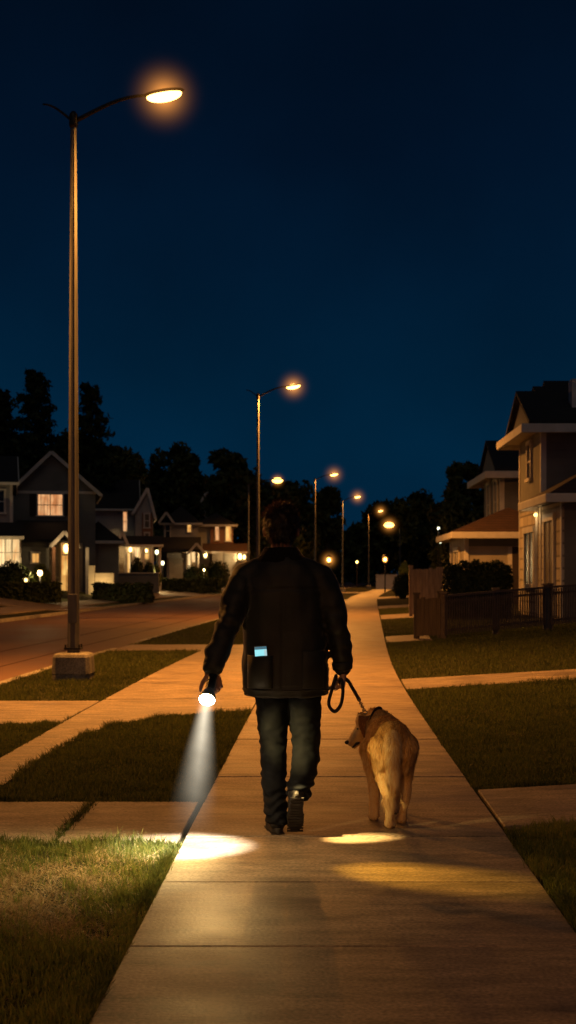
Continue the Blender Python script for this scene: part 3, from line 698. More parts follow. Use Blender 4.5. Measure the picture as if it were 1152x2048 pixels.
        B(mb, x0-fw-0.04, x1+fw+0.04, 0, 0.12 if sill else 0.08, z0-fw, z0)
        f = obj('window', mb, trim, s.t, label=label)
        mb = MB(); B(mb, x0, x1, 0.0, 0.025, z0, z1); obj('pane', mb, pane, f)
        mb = MB()
        for i in range(1, nx): a = x0+w_*i/nx; B(mb, a-0.025, a+0.025, 0.0252, 0.055, z0, z1)
        for i in range(1, nz): c = z0+h*i/nz; B(mb, x0, x1, 0.0254, 0.05, c-0.02, c+0.02)
        if mb.v: obj('glazing_bar', mb, bars, f)
        return f
    def box(s, name, x0, x1, y0, y1, z0, z1, m, parent=None, bevel=0.0):
        return obj(name, MB().box(x0, x1, y0, y1, z0, z1), m, parent or s.t, bevel=bevel)
    def door(s, x0, x1, y, z0, z1, m, lit=None):
        d = s.box('door', x0, x1, y-0.05, y, z0, z1, m)
        if lit: s.box('pane', x0+(x1-x0)*0.15, x1-(x1-x0)*0.15, y-0.062, y-0.052, z0+(z1-z0)*0.35, z1-0.12, lit, d)
        h = MB(); h.ball((x1-(x1-x0)*0.12, y-0.09, z0+(z1-z0)*0.45), 0.04); obj('handle', h, M['chrome'], d)
        return d
    def lantern(s, x, y, z, r, energy=25, mat_=None):
        mb = MB(); mb.box(x-r*0.35, x+r*0.35, y, y+r*0.8, z+r*0.9, z+r*1.2); mb.box(x-r*0.7, x+r*0.7, y-r*0.7, y+r*0.7, z+r*1.0, z+r*1.25); mb.box(x-r*0.7, x+r*0.7, y-r*0.7, y+r*0.7, z-r*1.2, z-r)
        for i in (-1, 1):
            for j in (-1, 1): mb.box(x+i*r*0.62-0.012, x+i*r*0.62+0.012, y+j*r*0.62-0.012, y+j*r*0.62+0.012, z-r, z+r)
        l = obj('wall_lantern', mb, M['dark_metal'], s.t)
        mb = MB(); mb.ball((x, y, z), (r*0.5, r*0.5, r*0.85)); obj('bulb', mb, mat_ or M['bulb'], l, smooth=True)
        if energy: light('POINT', 'porch_light', (x, y-r*1.3, z), energy, (1, 0.62, 0.25), s.t, 0.08)
G0 = 0.5
# --- house P, cut by the left edge
Y = 76; zg = G0
h = House('house', 'house cut by the left edge with a lit downstairs bay window behind the round bush', X(0, Y), Y, zg)
x0, x1 = X(-110, Y), X(24, Y)
h.wall(x0, x1, Y, Y+9, zg-0.3, Z(966, Y), M['siding_grey'])
h.gable_roof_x(x0, x1, Y, Y+9, Z(966, Y), Z(905, Y), M['roof'], trim=M['trim'], ove=0.3); h.gable_ends_x(x0, x1, Y, Y+9, Z(966, Y), Z(905, Y), M['siding_grey'])
h.box('corner_board', x1-0.12, x1+0.02, Y-0.02, Y, zg, Z(966, Y), M['trim'])
h.window(X(-6, Y), Z(1003, Y), 0.7, 1.1, Y, M['glass'])
h.wall(X(-80, Y), X(24, Y), Y-1.5, Y-0.01, zg-0.3, Z(1080, Y-1.5), M['siding_grey'], 'porch_wall')
h.shed_roof(X(-90, Y), X(46, Y), Y-2.1, Y-0.01, Z(1078, Y-2), Z(1050, Y), M['roof'], trim=M['trim'])
h.window(X(4, Y-1.5), Z(1105, Y-1.5), 1.05, 1.35, Y-1.5, M['win_cream'], nx=3, nz=2)
# --- house Q, gabled, salmon window
Y = 87; 
h = House('house', 'dark gabled house with a salmon lit upstairs window behind the nearest lamp pole', X(105, Y), Y, zg)
x0, x1 = X(25, Y), X(190, Y); ze, za = Z(984, Y), Z(908, Y); xa = X(103, Y)
h.gable_wall_y(x0, x1, Y, Y+9, zg-0.3, ze, za-0.1, M['siding_dark'], xa=xa)
h.gable_roof_y(x0, x1, Y, Y+9, ze, za, M['roof'], trim=M['trim_grey'], ov=0.3, xa=xa)
h.box('belly_band', x0-0.03, x1+0.03, Y-0.05, Y, ze-0.1, ze+0.06, M['trim_grey'])
h.box('corner_board', x0-0.02, x0+0.1, Y-0.03, Y, zg, ze-0.1, M['trim_grey'])
h.window(X(100.5, Y), Z(1010, Y), 1.38, 1.2, Y, M['win_salmon'], trim=M['trim_grey'], nx=2, nz=2, bars=M['dark_metal'])
h.box('shutter', X(60, Y), X(73, Y), Y-0.06, Y, Z(1032, Y), Z(988, Y), M['dark_metal'])
h.box('shutter', X(128, Y), X(141, Y), Y-0.06, Y, Z(1032, Y), Z(988, Y), M['dark_metal'])
Yp = Y-2.6
h.wall(X(28, Yp), X(82, Yp), Yp, Y-0.01, zg-0.3, Z(1082, Yp), M['siding_dark'], 'porch_wall')
h.shed_roof(X(16, Yp), X(136, Yp), Yp-0.4, Y-0.01, Z(1084, Yp), Z(1046, Y), M['roof'])
h.window(X(55, Yp), Z(1116, Yp), 0.36, 0.5, Yp, M['win_amber'], trim=M['trim_grey'], nx=1, nz=1)
# entrance gable with lit door
Ye = Y-3.4
h.gable_roof_y(X(84, Ye), X(130, Ye), Ye, Yp+0.5, Z(1092, Ye), Z(1067, Ye), M['roof'], ov=0.12, ovf=0.2, trim=M['trim_grey'])
for px in (86, 118, 152):
    h.box('column', X(px, Ye)-0.09, X(px, Ye)+0.09, Ye, Ye+0.18, zg-0.3, Z(1094, Ye), M['brick'] if px == 86 else M['trim_grey'])
h.wall(X(84, Y), X(164, Y), Y-0.6, Y-0.05, zg-0.3, Z(1086, Y), M['siding_pale'], 'porch_wall')
h.door(X(122, Y), X(137, Y), Y-0.62, zg-0.1, Z(1086, Y), M['win_amber'], M['win_warm'])
h.box('step', X(112, Y), X(146, Y), Ye-0.4, Ye-0.02, zg-0.3, zg-0.05, M['kerb'])
h.lantern(X(110, Ye), Ye-0.12, Z(1097, Ye), 0.32, 60, M['bulb'])
h.wall(X(162, Y), X(236, Y), Y+0.5, Y+7, zg-0.3, Z(1082, Y), M['siding_dark'], 'garage_wall')
h.hip_roof(X(162, Y), X(232, Y), Y+0.5, Y+7, Z(1082, Y), Z(1040, Y), M['roof'], trim=M['trim_grey'], ov=0.35)
h.box('garage_door', X(172, Y), X(222, Y), Y+0.44, Y+0.5, zg-0.2, Z(1106, Y), M['siding_dark'])
# --- house R
Y = 110
h = House('house', 'grey house with one narrow lit upstairs window and a white columned glowing porch', X(230, Y), Y, zg)
x0, x1 = X(150, Y), X(270, Y); ze = Z(1017, Y)
h.wall(x0, x1, Y, Y+8, zg-0.3, ze, M['siding_grey'])
h.gable_roof_x(x0, x1, Y, Y+8, ze, Z(957, Y), M['roof'], trim=M['trim'], ov=0.35); h.gable_ends_x(x0, x1, Y, Y+8, ze, Z(957, Y), M['siding_grey'])
h.window(X(250, Y), Z(1043, Y), 0.26, 1.4, Y, M['win_salmon'], nx=1, nz=2)
xa, xb = X(270, Y), X(305, Y)
h.gable_wall_y(xa, xb, Y-0.8, Y+6, zg-0.3, Z(1022, Y), Z(982, Y), M['siding_grey'], xa=X(294, Y))
h.gable_roof_y(xa, xb, Y-0.8, Y+6, Z(1022, Y), Z(980, Y), M['roof'], ov=0.18, ovf=0.2, trim=M['trim'], xa=X(294, Y))
h.box('brick_panel', X(283, Y), X(304, Y), Y-0.84, Y-0.8, Z(1085, Y), Z(1026, Y), M['brick'])
h.window(X(293, Y), Z(1042, Y), 0.3, 0.95, Y-0.84, M['glass_curtain'], trim=M['trim_grey'], nx=1, nz=2)
h.window(X(293, Y), Z(1074, Y), 0.26, 0.5, Y-0.84, M['glass_curtain'], trim=M['trim_grey'], nx=1, nz=1)
Yp = Y-2.2
h.shed_roof(X(228, Yp), X(318, Yp), Yp-0.3, Y-0.9, Z(1093, Yp), Z(1076, Y), M['roof'], trim=M['trim'])
h.gable_roof_y(X(226, Yp), X(246, Yp), Yp-0.6, Yp-0.35, Z(1090, Yp), Z(1067, Yp), M['roof'], ov=0.08, ovf=0.1, trim=M['trim'])
for px in (244, 258.5, 278, 296, 311):
    h.box('column', X(px, Yp)-0.1, X(px, Yp)+0.1, Yp, Yp+0.2, zg-0.3, Z(1094, Yp), M['trim'])
h.wall(X(232, Y), X(306, Y), Y-1.0, Y-0.85, zg-0.3, Z(1086, Y), M['siding_pale'], 'porch_wall')
h.window(X(268, Y-1), Z(1105, Y-1), 0.42, 0.62, Y-1.0, M['win_cream'], nx=1, nz=1)
h.window(X(288, Y-1), Z(1107, Y-1), 0.35, 0.8, Y-1.0, M['win_warm'], nx=1, nz=2)
h.door(X(246, Y-1), X(256, Y-1), Y-1.0, zg, Z(1095, Y-1), M['win_cream'], M['win_warm'])
h.lantern(X(252, Yp), Yp+0.3, Z(1099, Yp), 0.22, 90)
h.lantern(X(284, Yp), Yp+0.3, Z(1101, Yp), 0.16, 50)
h.wall(X(165, Y), X(238, Y), Y-3, Y-0.01, zg-0.3, Z(1085, Y), M['siding_dark'], 'garage_wall')
h.hip_roof(X(165, Y), X(236, Y), Y-3, Y-0.02, Z(1085, Y), Z(1050, Y), M['roof'], ov=0.3)
# --- house S: two wings, brick right
Y = 135
h = House('house', 'pale house with two lit windows in its orange brick upper wing', X(400, Y), Y, zg)
x0, x1 = X(328, Y), X(396, Y); ze = Z(1048, Y)
h.wall(x0, x1, Y-1.5, Y+8, zg-0.3, ze, M['siding_grey'])
h.hip_roof(x0, x1, Y-1.5, Y+8, ze, Z(1012, Y), M['roof'], trim=M['trim_grey'], ov=0.3)
h.window(X(376, Y-1.5), Z(1055, Y-1.5), 0.3, 0.8, Y-1.5, M['win_warm'], nx=1, nz=1)
h.window(X(333, Y-1.5), Z(1062, Y-1.5), 0.38, 1.5, Y-1.5, M['glass'], nx=1, nz=2)
h.gable_roof_y(X(322, Y), X(346, Y), Y-2.2, Y-1.8, Z(1046, Y), Z(1029, Y), M['roof'], ov=0.1, ovf=0.1, trim=M['trim'])
xa, xb = X(396, Y), X(466, Y)
h.wall(xa, X(421, Y), Y, Y+8, zg-0.3, Z(1050, Y), M['siding_grey'])
h.wall(X(421, Y)+0.002, xb, Y-0.3, Y+8, zg-0.3, Z(1051, Y), M['brick'], 'brick_wall')
h.hip_roof(xa, xb, Y-0.3, Y+8, Z(1050, Y), Z(1024, Y), M['roof'], trim=M['trim_grey'], ov=0.3)
h.window(X(434, Y), Z(1067, Y), 0.28, 1.2, Y-0.3, M['win_salmon'], nx=1, nz=1)
h.window(X(456.5, Y), Z(1067, Y), 0.42, 1.35, Y-0.3, M['win_warm'], nx=1, nz=1)
h.shed_roof(X(322, Y), X(402, Y), Y-5, Y-1.52, Z(1104, Y-5), Z(1078, Y), M['roof'])
h.wall(X(327, Y-4), X(366, Y-4), Y-4, Y-1.6, zg-0.3, Z(1106, Y-4), M['siding_grey'], 'garage_wall')
h.box('garage_door', X(331, Y-4), X(362, Y-4), Y-4.06, Y-4, zg-0.2, Z(1116, Y-4), M['garage'])
h.gable_roof_y(X(372, Y-4), X(400, Y-4), Y-5.3, Y-5.05, Z(1106, Y-5), Z(1089, Y-5), M['roof'], ov=0.1, ovf=0.1, trim=M['trim'])
h.wall(X(366, Y), X(392, Y), Y-1.9, Y-1.6, zg-0.3, Z(1092, Y), M['siding_pale'], 'porch_wall')
h.box('column', X(366, Y-4), X(369, Y-4), Y-4.2, Y-4.05, zg-0.3, Z(1106, Y-4), M['trim'])
h.box('column', X(388, Y-4), X(391, Y-4), Y-4.2, Y-4.05, zg-0.3, Z(1106, Y-4), M['trim'])
h.door(X(369, Y-2), X(377, Y-2), Y-1.92, zg-0.1, Z(1098, Y-2), M['win_cream'], M['win_cream'])
h.window(X(383, Y-2), Z(1112, Y-2), 0.3, 1.1, Y-1.9, M['win_cream'], nx=1, nz=1)
h.lantern(X(403.5, Y-4), Y-4.5, Z(1110, Y-4), 0.3, 140)
h.shed_roof(X(405, Y), X(497, Y), Y-3.2, Y-0.32, Z(1106, Y-3), Z(1090, Y), M['roof_red'], trim=M['trim_grey'])
h.wall(X(424, Y), X(492, Y), Y-1.4, Y-0.32, zg-0.3, Z(1098, Y), M['siding_pale'], 'porch_wall')
h.box('garage_door', X(448, Y), X(478, Y), Y-1.46, Y-1.4, zg-0.2, Z(1108, Y), M['garage'])
h.lantern(X(476, Y-2), Y-1.7, Z(1113, Y-2), 0.34, 160)
h.lantern(X(485, Y-2), Y-1.7, Z(1114, Y-2), 0.24, 60)
# --- house T, only its gable shows in the gap between the trees
Y = 165
h = House('house', 'half hidden house with pale gable edges above the roofs of the brick winged house', X(416, Y), Y, zg)
x0, x1 = X(392, Y), X(446, Y)
h.gable_wall_y(x0, x1, Y, Y+8, zg-0.3, Z(1024, Y), Z(985, Y), M['siding_grey'], xa=X(414, Y))
h.gable_roof_y(x0, x1, Y, Y+8, Z(1024, Y), Z(983, Y), M['roof'], ov=0.2, trim=M['trim'], xa=X(414, Y))
h.window(X(418, Y), Z(1015, Y), 0.6, 0.8, Y, M['glass'], nx=1, nz=2)

for o_ in [o for o in COL.objects if o.name.startswith('house') and o.parent is None]:
    o_.rotation_euler.z = -math.atan2(o_.location.x, o_.location.y)
# --- right side: house A (near) and house B
xs = 6.19; gz = 0.3
h = House('house', 'nearest house at the right edge, with pale stone siding behind the dark fence', 7.5, 41, gz)
zu = 5.55
h.wall(xs, 15, 42.0, 46.6, gz-0.4, zu, M['siding_tan'])
h.hip_roof(xs, 15, 42.0, 46.6, zu, zu+0.12, M['roof'], ov=0.55, trim=M['trim'], inset=0.75, fz=0.26)
h.gable_roof_x(xs, 15, 42.0, 46.6, zu+0.22, 6.72, M['roof'], ov=0.5, ove=0.42, th=0.10); h.gable_ends_x(xs-0.25, 15, 41.7, 46.9, zu+0.08, 6.66, M['siding_dark'])
h.box('corner_board', xs-0.025, xs+0.13, 41.975, 41.998, 3.6, zu-0.1, M['trim'])
h.box('corner_board', xs-0.027, xs-0.002, 41.976, 42.12, 3.6, zu-0.1, M['trim'])
h.box('corner_board', xs-0.027, xs-0.002, 46.45, 46.6, gz, zu-0.1, M['trim'])
# taller back block rising to the right
h.gable_roof_x(7.0, 16, 44.0, 50, 6.0, 7.15, M['roof'], trim=None, ov=0.3)
h.gable_roof_x(7.6, 16, 45.5, 52, 6.0, 7.55, M['roof'], trim=None, ov=0.3)
h.box('chimney', 7.16, 7.5, 42.7, 43.3, 5.6, 7.0, M['trim'])
# lower storey, reaching nearer to the camera
h.wall(xs+0.02, 13, 38.2, 41.99, gz-0.4, 3.32, M['siding_tan'])
h.box('stone_facing', xs-0.03, xs+0.018, 38.2, 46.3, gz-0.3, 3.3, M['stone'])
h.hip_roof(xs-0.1, 13, 38.0, 42.4, 3.42, 4.75, M['roof_red'], ov=0.35, trim=M['trim'], inset=2.3, fz=0.24)
xw = xs-0.03
for ya in (38.3, 41.9): h.box('corner_board', xw-0.03, xw-0.002, ya-0.1, ya+0.1, gz-0.2, 3.3, M['trim'])
h.window(40.2, 1.98, 1.5, 1.75, xw, M['glass_curtain'], side='-x', nx=2, nz=1, fw=0.16)
h.window(44.0, 1.9, 1.9, 1.5, xw, M['glass'], side='-x', nx=2, nz=1, fw=0.14)
h.box('sill_panel', xw-0.05, xw-0.003, 39.3, 41.1, 0.35, 0.88, M['trim'])
h.window(44.2, 4.75, 0.7, 1.0, xs, M['glass'], side='-x', nx=1, nz=2)
mb = MB(); mb.ball((xw-0.12, 42.1, 3.1), 0.055); b_ = obj('wall_lamp', mb, M['bulb'], h.t, smooth=True)
light('POINT', 'porch_light', (xw-0.28, 42.1, 3.02), 4, (1, 0.6, 0.25), h.t, 0.05)
mb = MB(); mb.box(6.75, 6.83, 38.1, 38.17, 1.9, 2.15); obj('wall_lamp', mb, M['win_amber'], h.t)
mb = MB(); mb.tube([(xw-0.06, 42.3, gz), (xw-0.06, 42.3, 3.2)], 0.045, 8); obj('downpipe', mb, M['trim'], h.t)
h.door(7.6, 8.5, 38.19, gz, 2.4, M['door'])

h = House('house', 'second house on the right, with a garage wing under a brown hip roof', 7.5, 58, gz)
xs2 = 7.92; zu = 5.90
h.wall(xs2, 15.2, 66, 72.6, gz-0.4, zu, M['siding_tan'])
h.hip_roof(xs2, 15.2, 66, 72.6, zu, zu+0.12, M['roof'], ov=0.65, trim=M['trim'], inset=0.75, fz=0.32)
h.gable_roof_x(xs2, 15.2, 66, 72.6, zu+0.25, 7.5, M['roof'], ov=0.6, ove=0.3, th=0.10); h.gable_ends_x(xs2-0.15, 15.2, 65.6, 73, zu+0.08, 7.42, M['siding_dark'])
h.box('corner_board', xs2-0.03, xs2+0.17, 65.97, 65.998, 3, zu-0.1, M['trim'])
h.box('corner_board', xs2-0.03, xs2-0.002, 65.98, 66.17, 3, zu-0.1, M['trim'])
for yc in (67.5, 70.4): h.window(yc, 4.7, 1.0, 1.85, xs2, M['glass_curtain'], side='-x', nx=1, nz=2, fw=0.22)
xg = 5.58; yg = 57.9
h.wall(xg, 9.4, yg, 64.4, gz-0.4, 2.98, M['siding_pale'], 'garage_wall')
h.hip_roof(xg, 9.4, yg, 64.4, 3.02, 4.1, M['roof_red'], ov=0.48, trim=M['trim'], fz=0.26)
h.box('frieze', xg+0.14, 9.2, yg-0.03, yg-0.002, 2.52, 2.9, M['siding_dark'])
for ya in (yg+0.09, 64.3): h.box('corner_board', xg-0.03, xg-0.002, ya-0.11, ya+0.11, gz-0.2, 2.95, M['trim'])
h.box('corner_board', xg-0.03, xg+0.14, yg-0.035, yg-0.003, gz-0.2, 2.95, M['trim'])
h.box('corner_board', X(1017, yg)-0.02, X(1017, yg)+0.2, yg-0.04, yg-0.003, gz-0.2, 2.5, M['trim'])
h.window(61.2, 1.7, 1.8, 1.3, xg, M['glass_curtain'], side='-x', nx=2, nz=1, fw=0.16)
h.box('garage_door', X(1024, yg), X(1046, yg), yg-0.05, yg-0.003, gz-0.2, 2.5, M['door'])

# ------------------------------------------------------------------ fences, walls
def paling_fence(p, q, z0, z1, hgt, label, m, n, round_=False, posts=3, gap=0.5, cat='fence', group=None, rails=2, solid=False, pt=0.02):
    p, q = Vector((p[0], p[1], z0)), Vector((q[0], q[1], z1)); t = thing('fence', label, cat, p, group); d = q-p; side = Vector((d.y, -d.x, 0)).normalized()
    mb = MB()
    for i in range(n):
        a = p+d*((i+0.5)/n); w_ = d.length/n*(1-gap); dn = d.normalized(); hh = hgt+random.uniform(-0.015, 0.015)*(2 if solid else 0.4)
        mb.obox(a+Vector((0, 0, 0.06+hh/2-0.03)), dn*w_/2, side*pt/2, Vector((0, 0, hh/2-0.03)))
    obj('paling', mb, m, t)
    for k in range(rails):
        z_ = (0.16 if k == 0 else hgt-0.1 if k == 1 else hgt*0.5)
        mb = MB(); mb.bar(p+Vector((0, 0, z_))-side*(pt/2+0.022), q+Vector((0, 0, z_))-side*(pt/2+0.022), 0.04, 0.05); obj('rail', mb, m, t)
    if not solid: mb = MB(); mb.bar(p+Vector((0, 0, hgt+0.035)), q+Vector((0, 0, hgt+0.035)), 0.06, 0.05); obj('top_rail', mb, m, t)
    for k in range(posts):
        a = p+d*(k/(posts-1)); mb = MB(); mb.box(a.x-0.06, a.x+0.06, a.y-0.06+0.09, a.y+0.06+0.09, a.z-0.2, a.z+hgt+0.08); mb.box(a.x-0.08, a.x+0.08, a.y-0.08+0.09, a.y+0.08+0.09, a.z+hgt+0.08, a.z+hgt+0.12); obj('post', mb, m, t)
    return t
paling_fence((2.62, 31.9), (5.0, 33.2), 0.07, 0.24, 0.86, 'dark picket fence climbing the right lawn in front of the nearest house', M['fence_iron'], 44, posts=3, gap=0.52)
paling_fence((5.1, 33.26), (7.6, 34.4), 0.25, 0.39, 0.86, 'dark picket fence panel that reaches the right edge of the picture', M['fence_iron'], 44, posts=2, gap=0.52)
paling_fence((2.08, 32.4), (2.56, 31.95), 0.03, 0.07, 0.88, 'short solid board fence at the near corner of the garden', M['wood'], 6, posts=2, gap=0.04, solid=True)
paling_fence((2.98, 49.4), (4.25, 49.0), 0.06, 0.12, 1.55, 'taller pale board fence left of the clipped hedge', M['wood_pale'], 11, posts=2, gap=0.05, solid=True)
# low garden walls far left
Y = 84
t = thing('garden_wall', 'low tan garden wall with a taller pillar at its left end', 'wall', (X(200, Y), Y, G0))
obj('wall', MB().box(X(191, Y), X(228, Y), Y-0.15, Y+0.15, G0-0.3, Z(1146, Y)), M['siding_pale'], t)
obj('pillar', MB().box(X(178, Y), X(190, Y), Y-0.2, Y+0.2, G0-0.3, Z(1131, Y)), M['siding_pale'], t)
light('POINT', 'wall_light', (X(205, Y), Y-0.9, G0+0.25), 55, (1, 0.6, 0.2), t, 0.05)
mb = MB(); mb.tube([(X(205, Y), Y-0.9, G0-0.05), (X(205, Y), Y-0.9, G0+0.12)], 0.03, 8); mb.ball((X(205, Y), Y-0.9, G0+0.14), 0.05); obj('uplight', mb, M['bulb'], t)
Y = 100
t = thing('garden_wall', 'dark low wall in front of the porch with white columns', 'wall', (X(270, Y), Y, G0)); obj('wall', MB().box(X(226, Y), X(318, Y), Y-0.15, Y+0.15, G0-0.3, Z(1147, Y)), M['siding_dark'], t); obj('coping', MB().box(X(225, Y), X(319, Y), Y-0.2, Y+0.2, Z(1147, Y), Z(1145, Y)), M['trim_grey'], t)
Y = 150
t = thing('garden_wall', 'pale low wall crossing behind the far end of the sidewalk', 'wall', (X(776, Y), Y, 0)); obj('wall', MB().box(X(752, Y), X(806, Y), Y-0.2, Y+0.2, -0.1, Z(1151, Y)), M['trim'], t); obj('coping', MB().box(X(751, Y), X(807, Y), Y-0.26, Y+0.26, Z(1151, Y), Z(1149, Y)), M['trim'], t)

# ------------------------------------------------------------------ vegetation
def leaf_cards(n, sample, size, up=0.0):
    """n small bent leaf-sized quads; sample() gives a point"""
    V = []; Fc = []
    for i in range(n):
        c = Vector(sample()); a = Vector((random.gauss(0,1), random.gauss(0,1), random.gauss(0,1)+up)).normalized()
        b = a.cross(Vector((random.gauss(0,1), random.gauss(0,1), random.gauss(0,1)))).normalized(); s_ = size*random.uniform(0.5, 1.3); k = len(V)
        V += [c-a*s_, c-b*s_*0.45+a*s_*0.1, c+a*s_, c+b*s_*0.45+a*s_*0.1]; Fc.append((k, k+1, k+2, k+3))
    mb = MB(); mb.v = [tuple(v) for v in V]; mb.f = Fc; return mb
def limb_mesh(base, hgt, r, clumps, n=7):
    mb = MB(); mb.tube([base, base+Vector((0.1, 0.05, hgt*0.35)), base+Vector((0, 0, hgt*0.75))], [r, r*0.75, r*0.35], 8)
    for c, q in clumps[:n]:
        s_ = base+Vector((0, 0, hgt*random.uniform(0.25, 0.55))); m_ = (s_+c)/2+Vector((0, 0, -0.1*hgt*random.random())); mb.tube([s_, m_, c], [r*0.4, r*0.25, r*0.08], 6)
    return mb
def round_tree(px, top, wpx, Y, label, leaves=7000, lm=M['leaf'], low=0.22):
    x = X(px, Y); g = ter_xy(x, Y)-0.03; zt = Z(top, Y); hgt = zt-g; wd = wpx*Y/F/2
    t = thing('broadleaf_tree', label, 'tree', (x, Y, g)); base = Vector((x, Y, g)); clumps = []
    for k in range(46):
        zz = random.uniform(low, 0.93); rr = wd*math.sqrt(max(0.02, 1-((zz-0.52)/0.5)**2)); a = random.uniform(0, 2*math.pi); q = math.sqrt(random.random())*0.85
        clumps.append((base+Vector((rr*q*math.cos(a), rr*q*math.sin(a), hgt*zz)), wd*random.uniform(0.24, 0.46)))
    clumps.append((base+Vector((0, 0, hgt*0.92)), wd*0.25))
    def smp():
        c, q = random.choice(clumps); d = Vector((random.gauss(0,1), random.gauss(0,1), random.gauss(0,0.8))).normalized()*q*(random.random()**0.4); return c+d
    obj('trunk', limb_mesh(base, hgt, hgt*0.022+0.08, clumps, 9), M['bark'], t, smooth=True)
    obj('crown', leaf_cards(leaves, smp, 0.0042*Y*0.55+0.06), lm, t)
def conifer(px, top, wpx, Y, label, leaves=8000, loose=0.0):
    x = X(px, Y); g = ter_xy(x, Y)-0.03; zt = Z(top, Y); hgt = zt-g; wd = wpx*Y/F/2
    t = thing('conifer_tree', label, 'tree', (x, Y, g)); base = Vector((x, Y, g)); br = []
    for k in range(60):
        zz = 0.12+0.86*(k/60)**0.9; L_ = wd*(1-zz)**0.8*random.uniform(0.6, 1.35)+0.3; a = k*2.4+random.uniform(-.5, .5)
        br.append((zz, L_, a))
    def smp():
        while True:
            zz, L_, a = random.choice(br)
            if random.random() < 0.25+L_/wd: break
        q = random.random()**0.7; s_ = L_*q
        return base+Vector((s_*math.cos(a)+random.gauss(0, 0.10*L_+.05), s_*math.sin(a)+random.gauss(0, 0.10*L_+.05), hgt*zz-s_*0.18+0.16*s_*q+random.gauss(0, 0.12+0.05*hgt/18)))
    mb = MB(); mb.tube([base, base+Vector((0, 0, hgt*0.5)), base+Vector((0, 0, hgt*0.985))], [hgt*0.02, hgt*0.013, 0.02], 8)
    for zz, L_, a in br[::2]:
        p0 = base+Vector((0, 0, hgt*zz)); mb.tube([p0, p0+Vector((math.cos(a)*L_, math.sin(a)*L_, -0.05*L_))], [0.05, 0.012], 5)
    obj('trunk', mb, M['bark'], t)
    obj('crown', leaf_cards(leaves, smp, 0.26, 0.3), M['needle'], t)
conifer(0, 772, 190, 108, 'dark conifer cut by the left edge', 9000)
conifer(72, 733, 230, 120, 'tallest dark conifer, left of the nearest lamp pole', 11000)
conifer(180, 762, 190, 113, 'ragged dark conifer just right of the nearest lamp pole', 6000)
round_tree(243, 886, 130, 128, 'dark rounded tree behind the roof of the grey house', 7000)
round_tree(352, 884, 118, 150, 'dark round tree behind the pale house, middle of the left trees', 8000)
round_tree(464, 897, 112, 146, 'dark round tree left of the second street lamp', 8000)
round_tree(577, 962, 120, 175, 'dark tree directly behind the head of the person', 6000)
round_tree(654, 968, 62, 195, 'narrow dark tree between the lamp poles right of the head', 5000)
round_tree(508, 955, 90, 185, 'dark tree between the second street lamp and the head of the person', 6000)
round_tree(612, 1010, 130, 215, 'low dark tree between the head of the person and the narrow tree', 5000)
round_tree(832, 984, 120, 205, 'rounded dark tree rising highest behind the distant lights', 7000)
round_tree(765, 1002, 90, 215, 'dark tree behind the slim lamp with the pole lit along its length', 6000)
round_tree(893, 1004, 80, 175, 'dark tree between the rounded tree and the wide tree by the houses', 5000)
round_tree(938, 918, 108, 112, 'wide dark tree against the second house on the right', 9000)
round_tree(712, 1046, 90, 240, 'small far tree under the dip of the skyline', 3000)
round_tree(300, 950, 90, 160, 'dark tree between two crowns behind the grey house', 5000)
round_tree(410, 945, 80, 172, 'dark tree filling the gap behind the pale gable', 5000)
round_tree(15, 860, 160, 125, 'broad dark tree low behind the house at the left edge', 6000)
round_tree(150, 860, 190, 135, 'broad dark tree behind the gabled house', 7000)
# distant wood closing the horizon
def wood_pt():
    x = random.uniform(-75, 75); hh = 5+4.5*(0.5+0.5*mnoise.noise(Vector((x*0.13, 4, 0))))+2*mnoise.noise(Vector((x*0.5, 1, 0)))-(2.5 if 2 < x < 12 else 0)
    return (x, 275+random.uniform(-4, 4), random.random()**0.8*hh)
o = obj('wood', leaf_cards(16000, wood_pt, 0.6), M['leaf']); o['kind'] = 'stuff'
def shrub(name, px0, px1, top, Y, label, n=1500, lm=M['leaf_hedge'], boxy=False, size=0.09, depth=None, cat='shrub', group=None, bottom=None):
    x0, x1 = X(px0, Y), X(px1, Y); xc = (x0+x1)/2; g = ter_xy(xc, Y)-0.05; hgt = Z(top, Y)-g; rx = (x1-x0)/2; ry = depth/2 if depth else rx
    t = thing(name, label, cat, (xc, Y, g), group); sd = random.uniform(0, 99)
    def smp():
        if boxy:
            f_ = random.random(); p = [random.uniform(-1,1), random.uniform(-1,1), random.uniform(0.02,1)]
            if f_ < 0.8: k = random.choice((0, 1, 1, 2)); p[k] = (1 if k == 2 else random.choice((-1, 1)))*random.uniform(0.86, 1.03)
            w_ = 1+0.10*mnoise.noise(Vector((p[0]*4*rx, p[2]*3, sd)))
            return Vector((xc+rx*p[0]*w_, Y+ry*p[1]*w_, g+hgt*p[2]*w_))
        d = Vector((random.gauss(0,1), random.gauss(0,1), random.gauss(0,1))).normalized(); q = random.uniform(0.7, 1.0)*(1+0.22*mnoise.noise(d*2.2+Vector((sd,0,0))))
        return Vector((xc+rx*d.x*q, Y+ry*d.y*q, g+max(0.0, hgt*(0.5+0.5*d.z*q))))
    mb = MB()
    for k in range(6):
        a = k*1.05; mb.tube([(xc+rx*0.1*math.cos(a), Y+ry*0.1*math.sin(a), g), (xc+rx*0.5*math.cos(a), Y+ry*0.5*math.sin(a), g+hgt*0.6)], [0.03, 0.012], 5)
    obj('stem', mb, M['bark'], t)
    # an inner dark mass so that the foliage is not see-through
    ib = MB()
    if boxy: ib.box(xc-rx*0.85, xc+rx*0.85, Y-ry*0.8, Y+ry*0.8, g, g+hgt*0.88)
    lf = leaf_cards(n, smp, size)
    if boxy: lf.add(ib.v, ib.f)
    else: lf.ball((xc, Y, g+hgt*0.48), (rx*0.68, ry*0.68, hgt*0.42))
    obj('foliage', lf, lm, t); return t
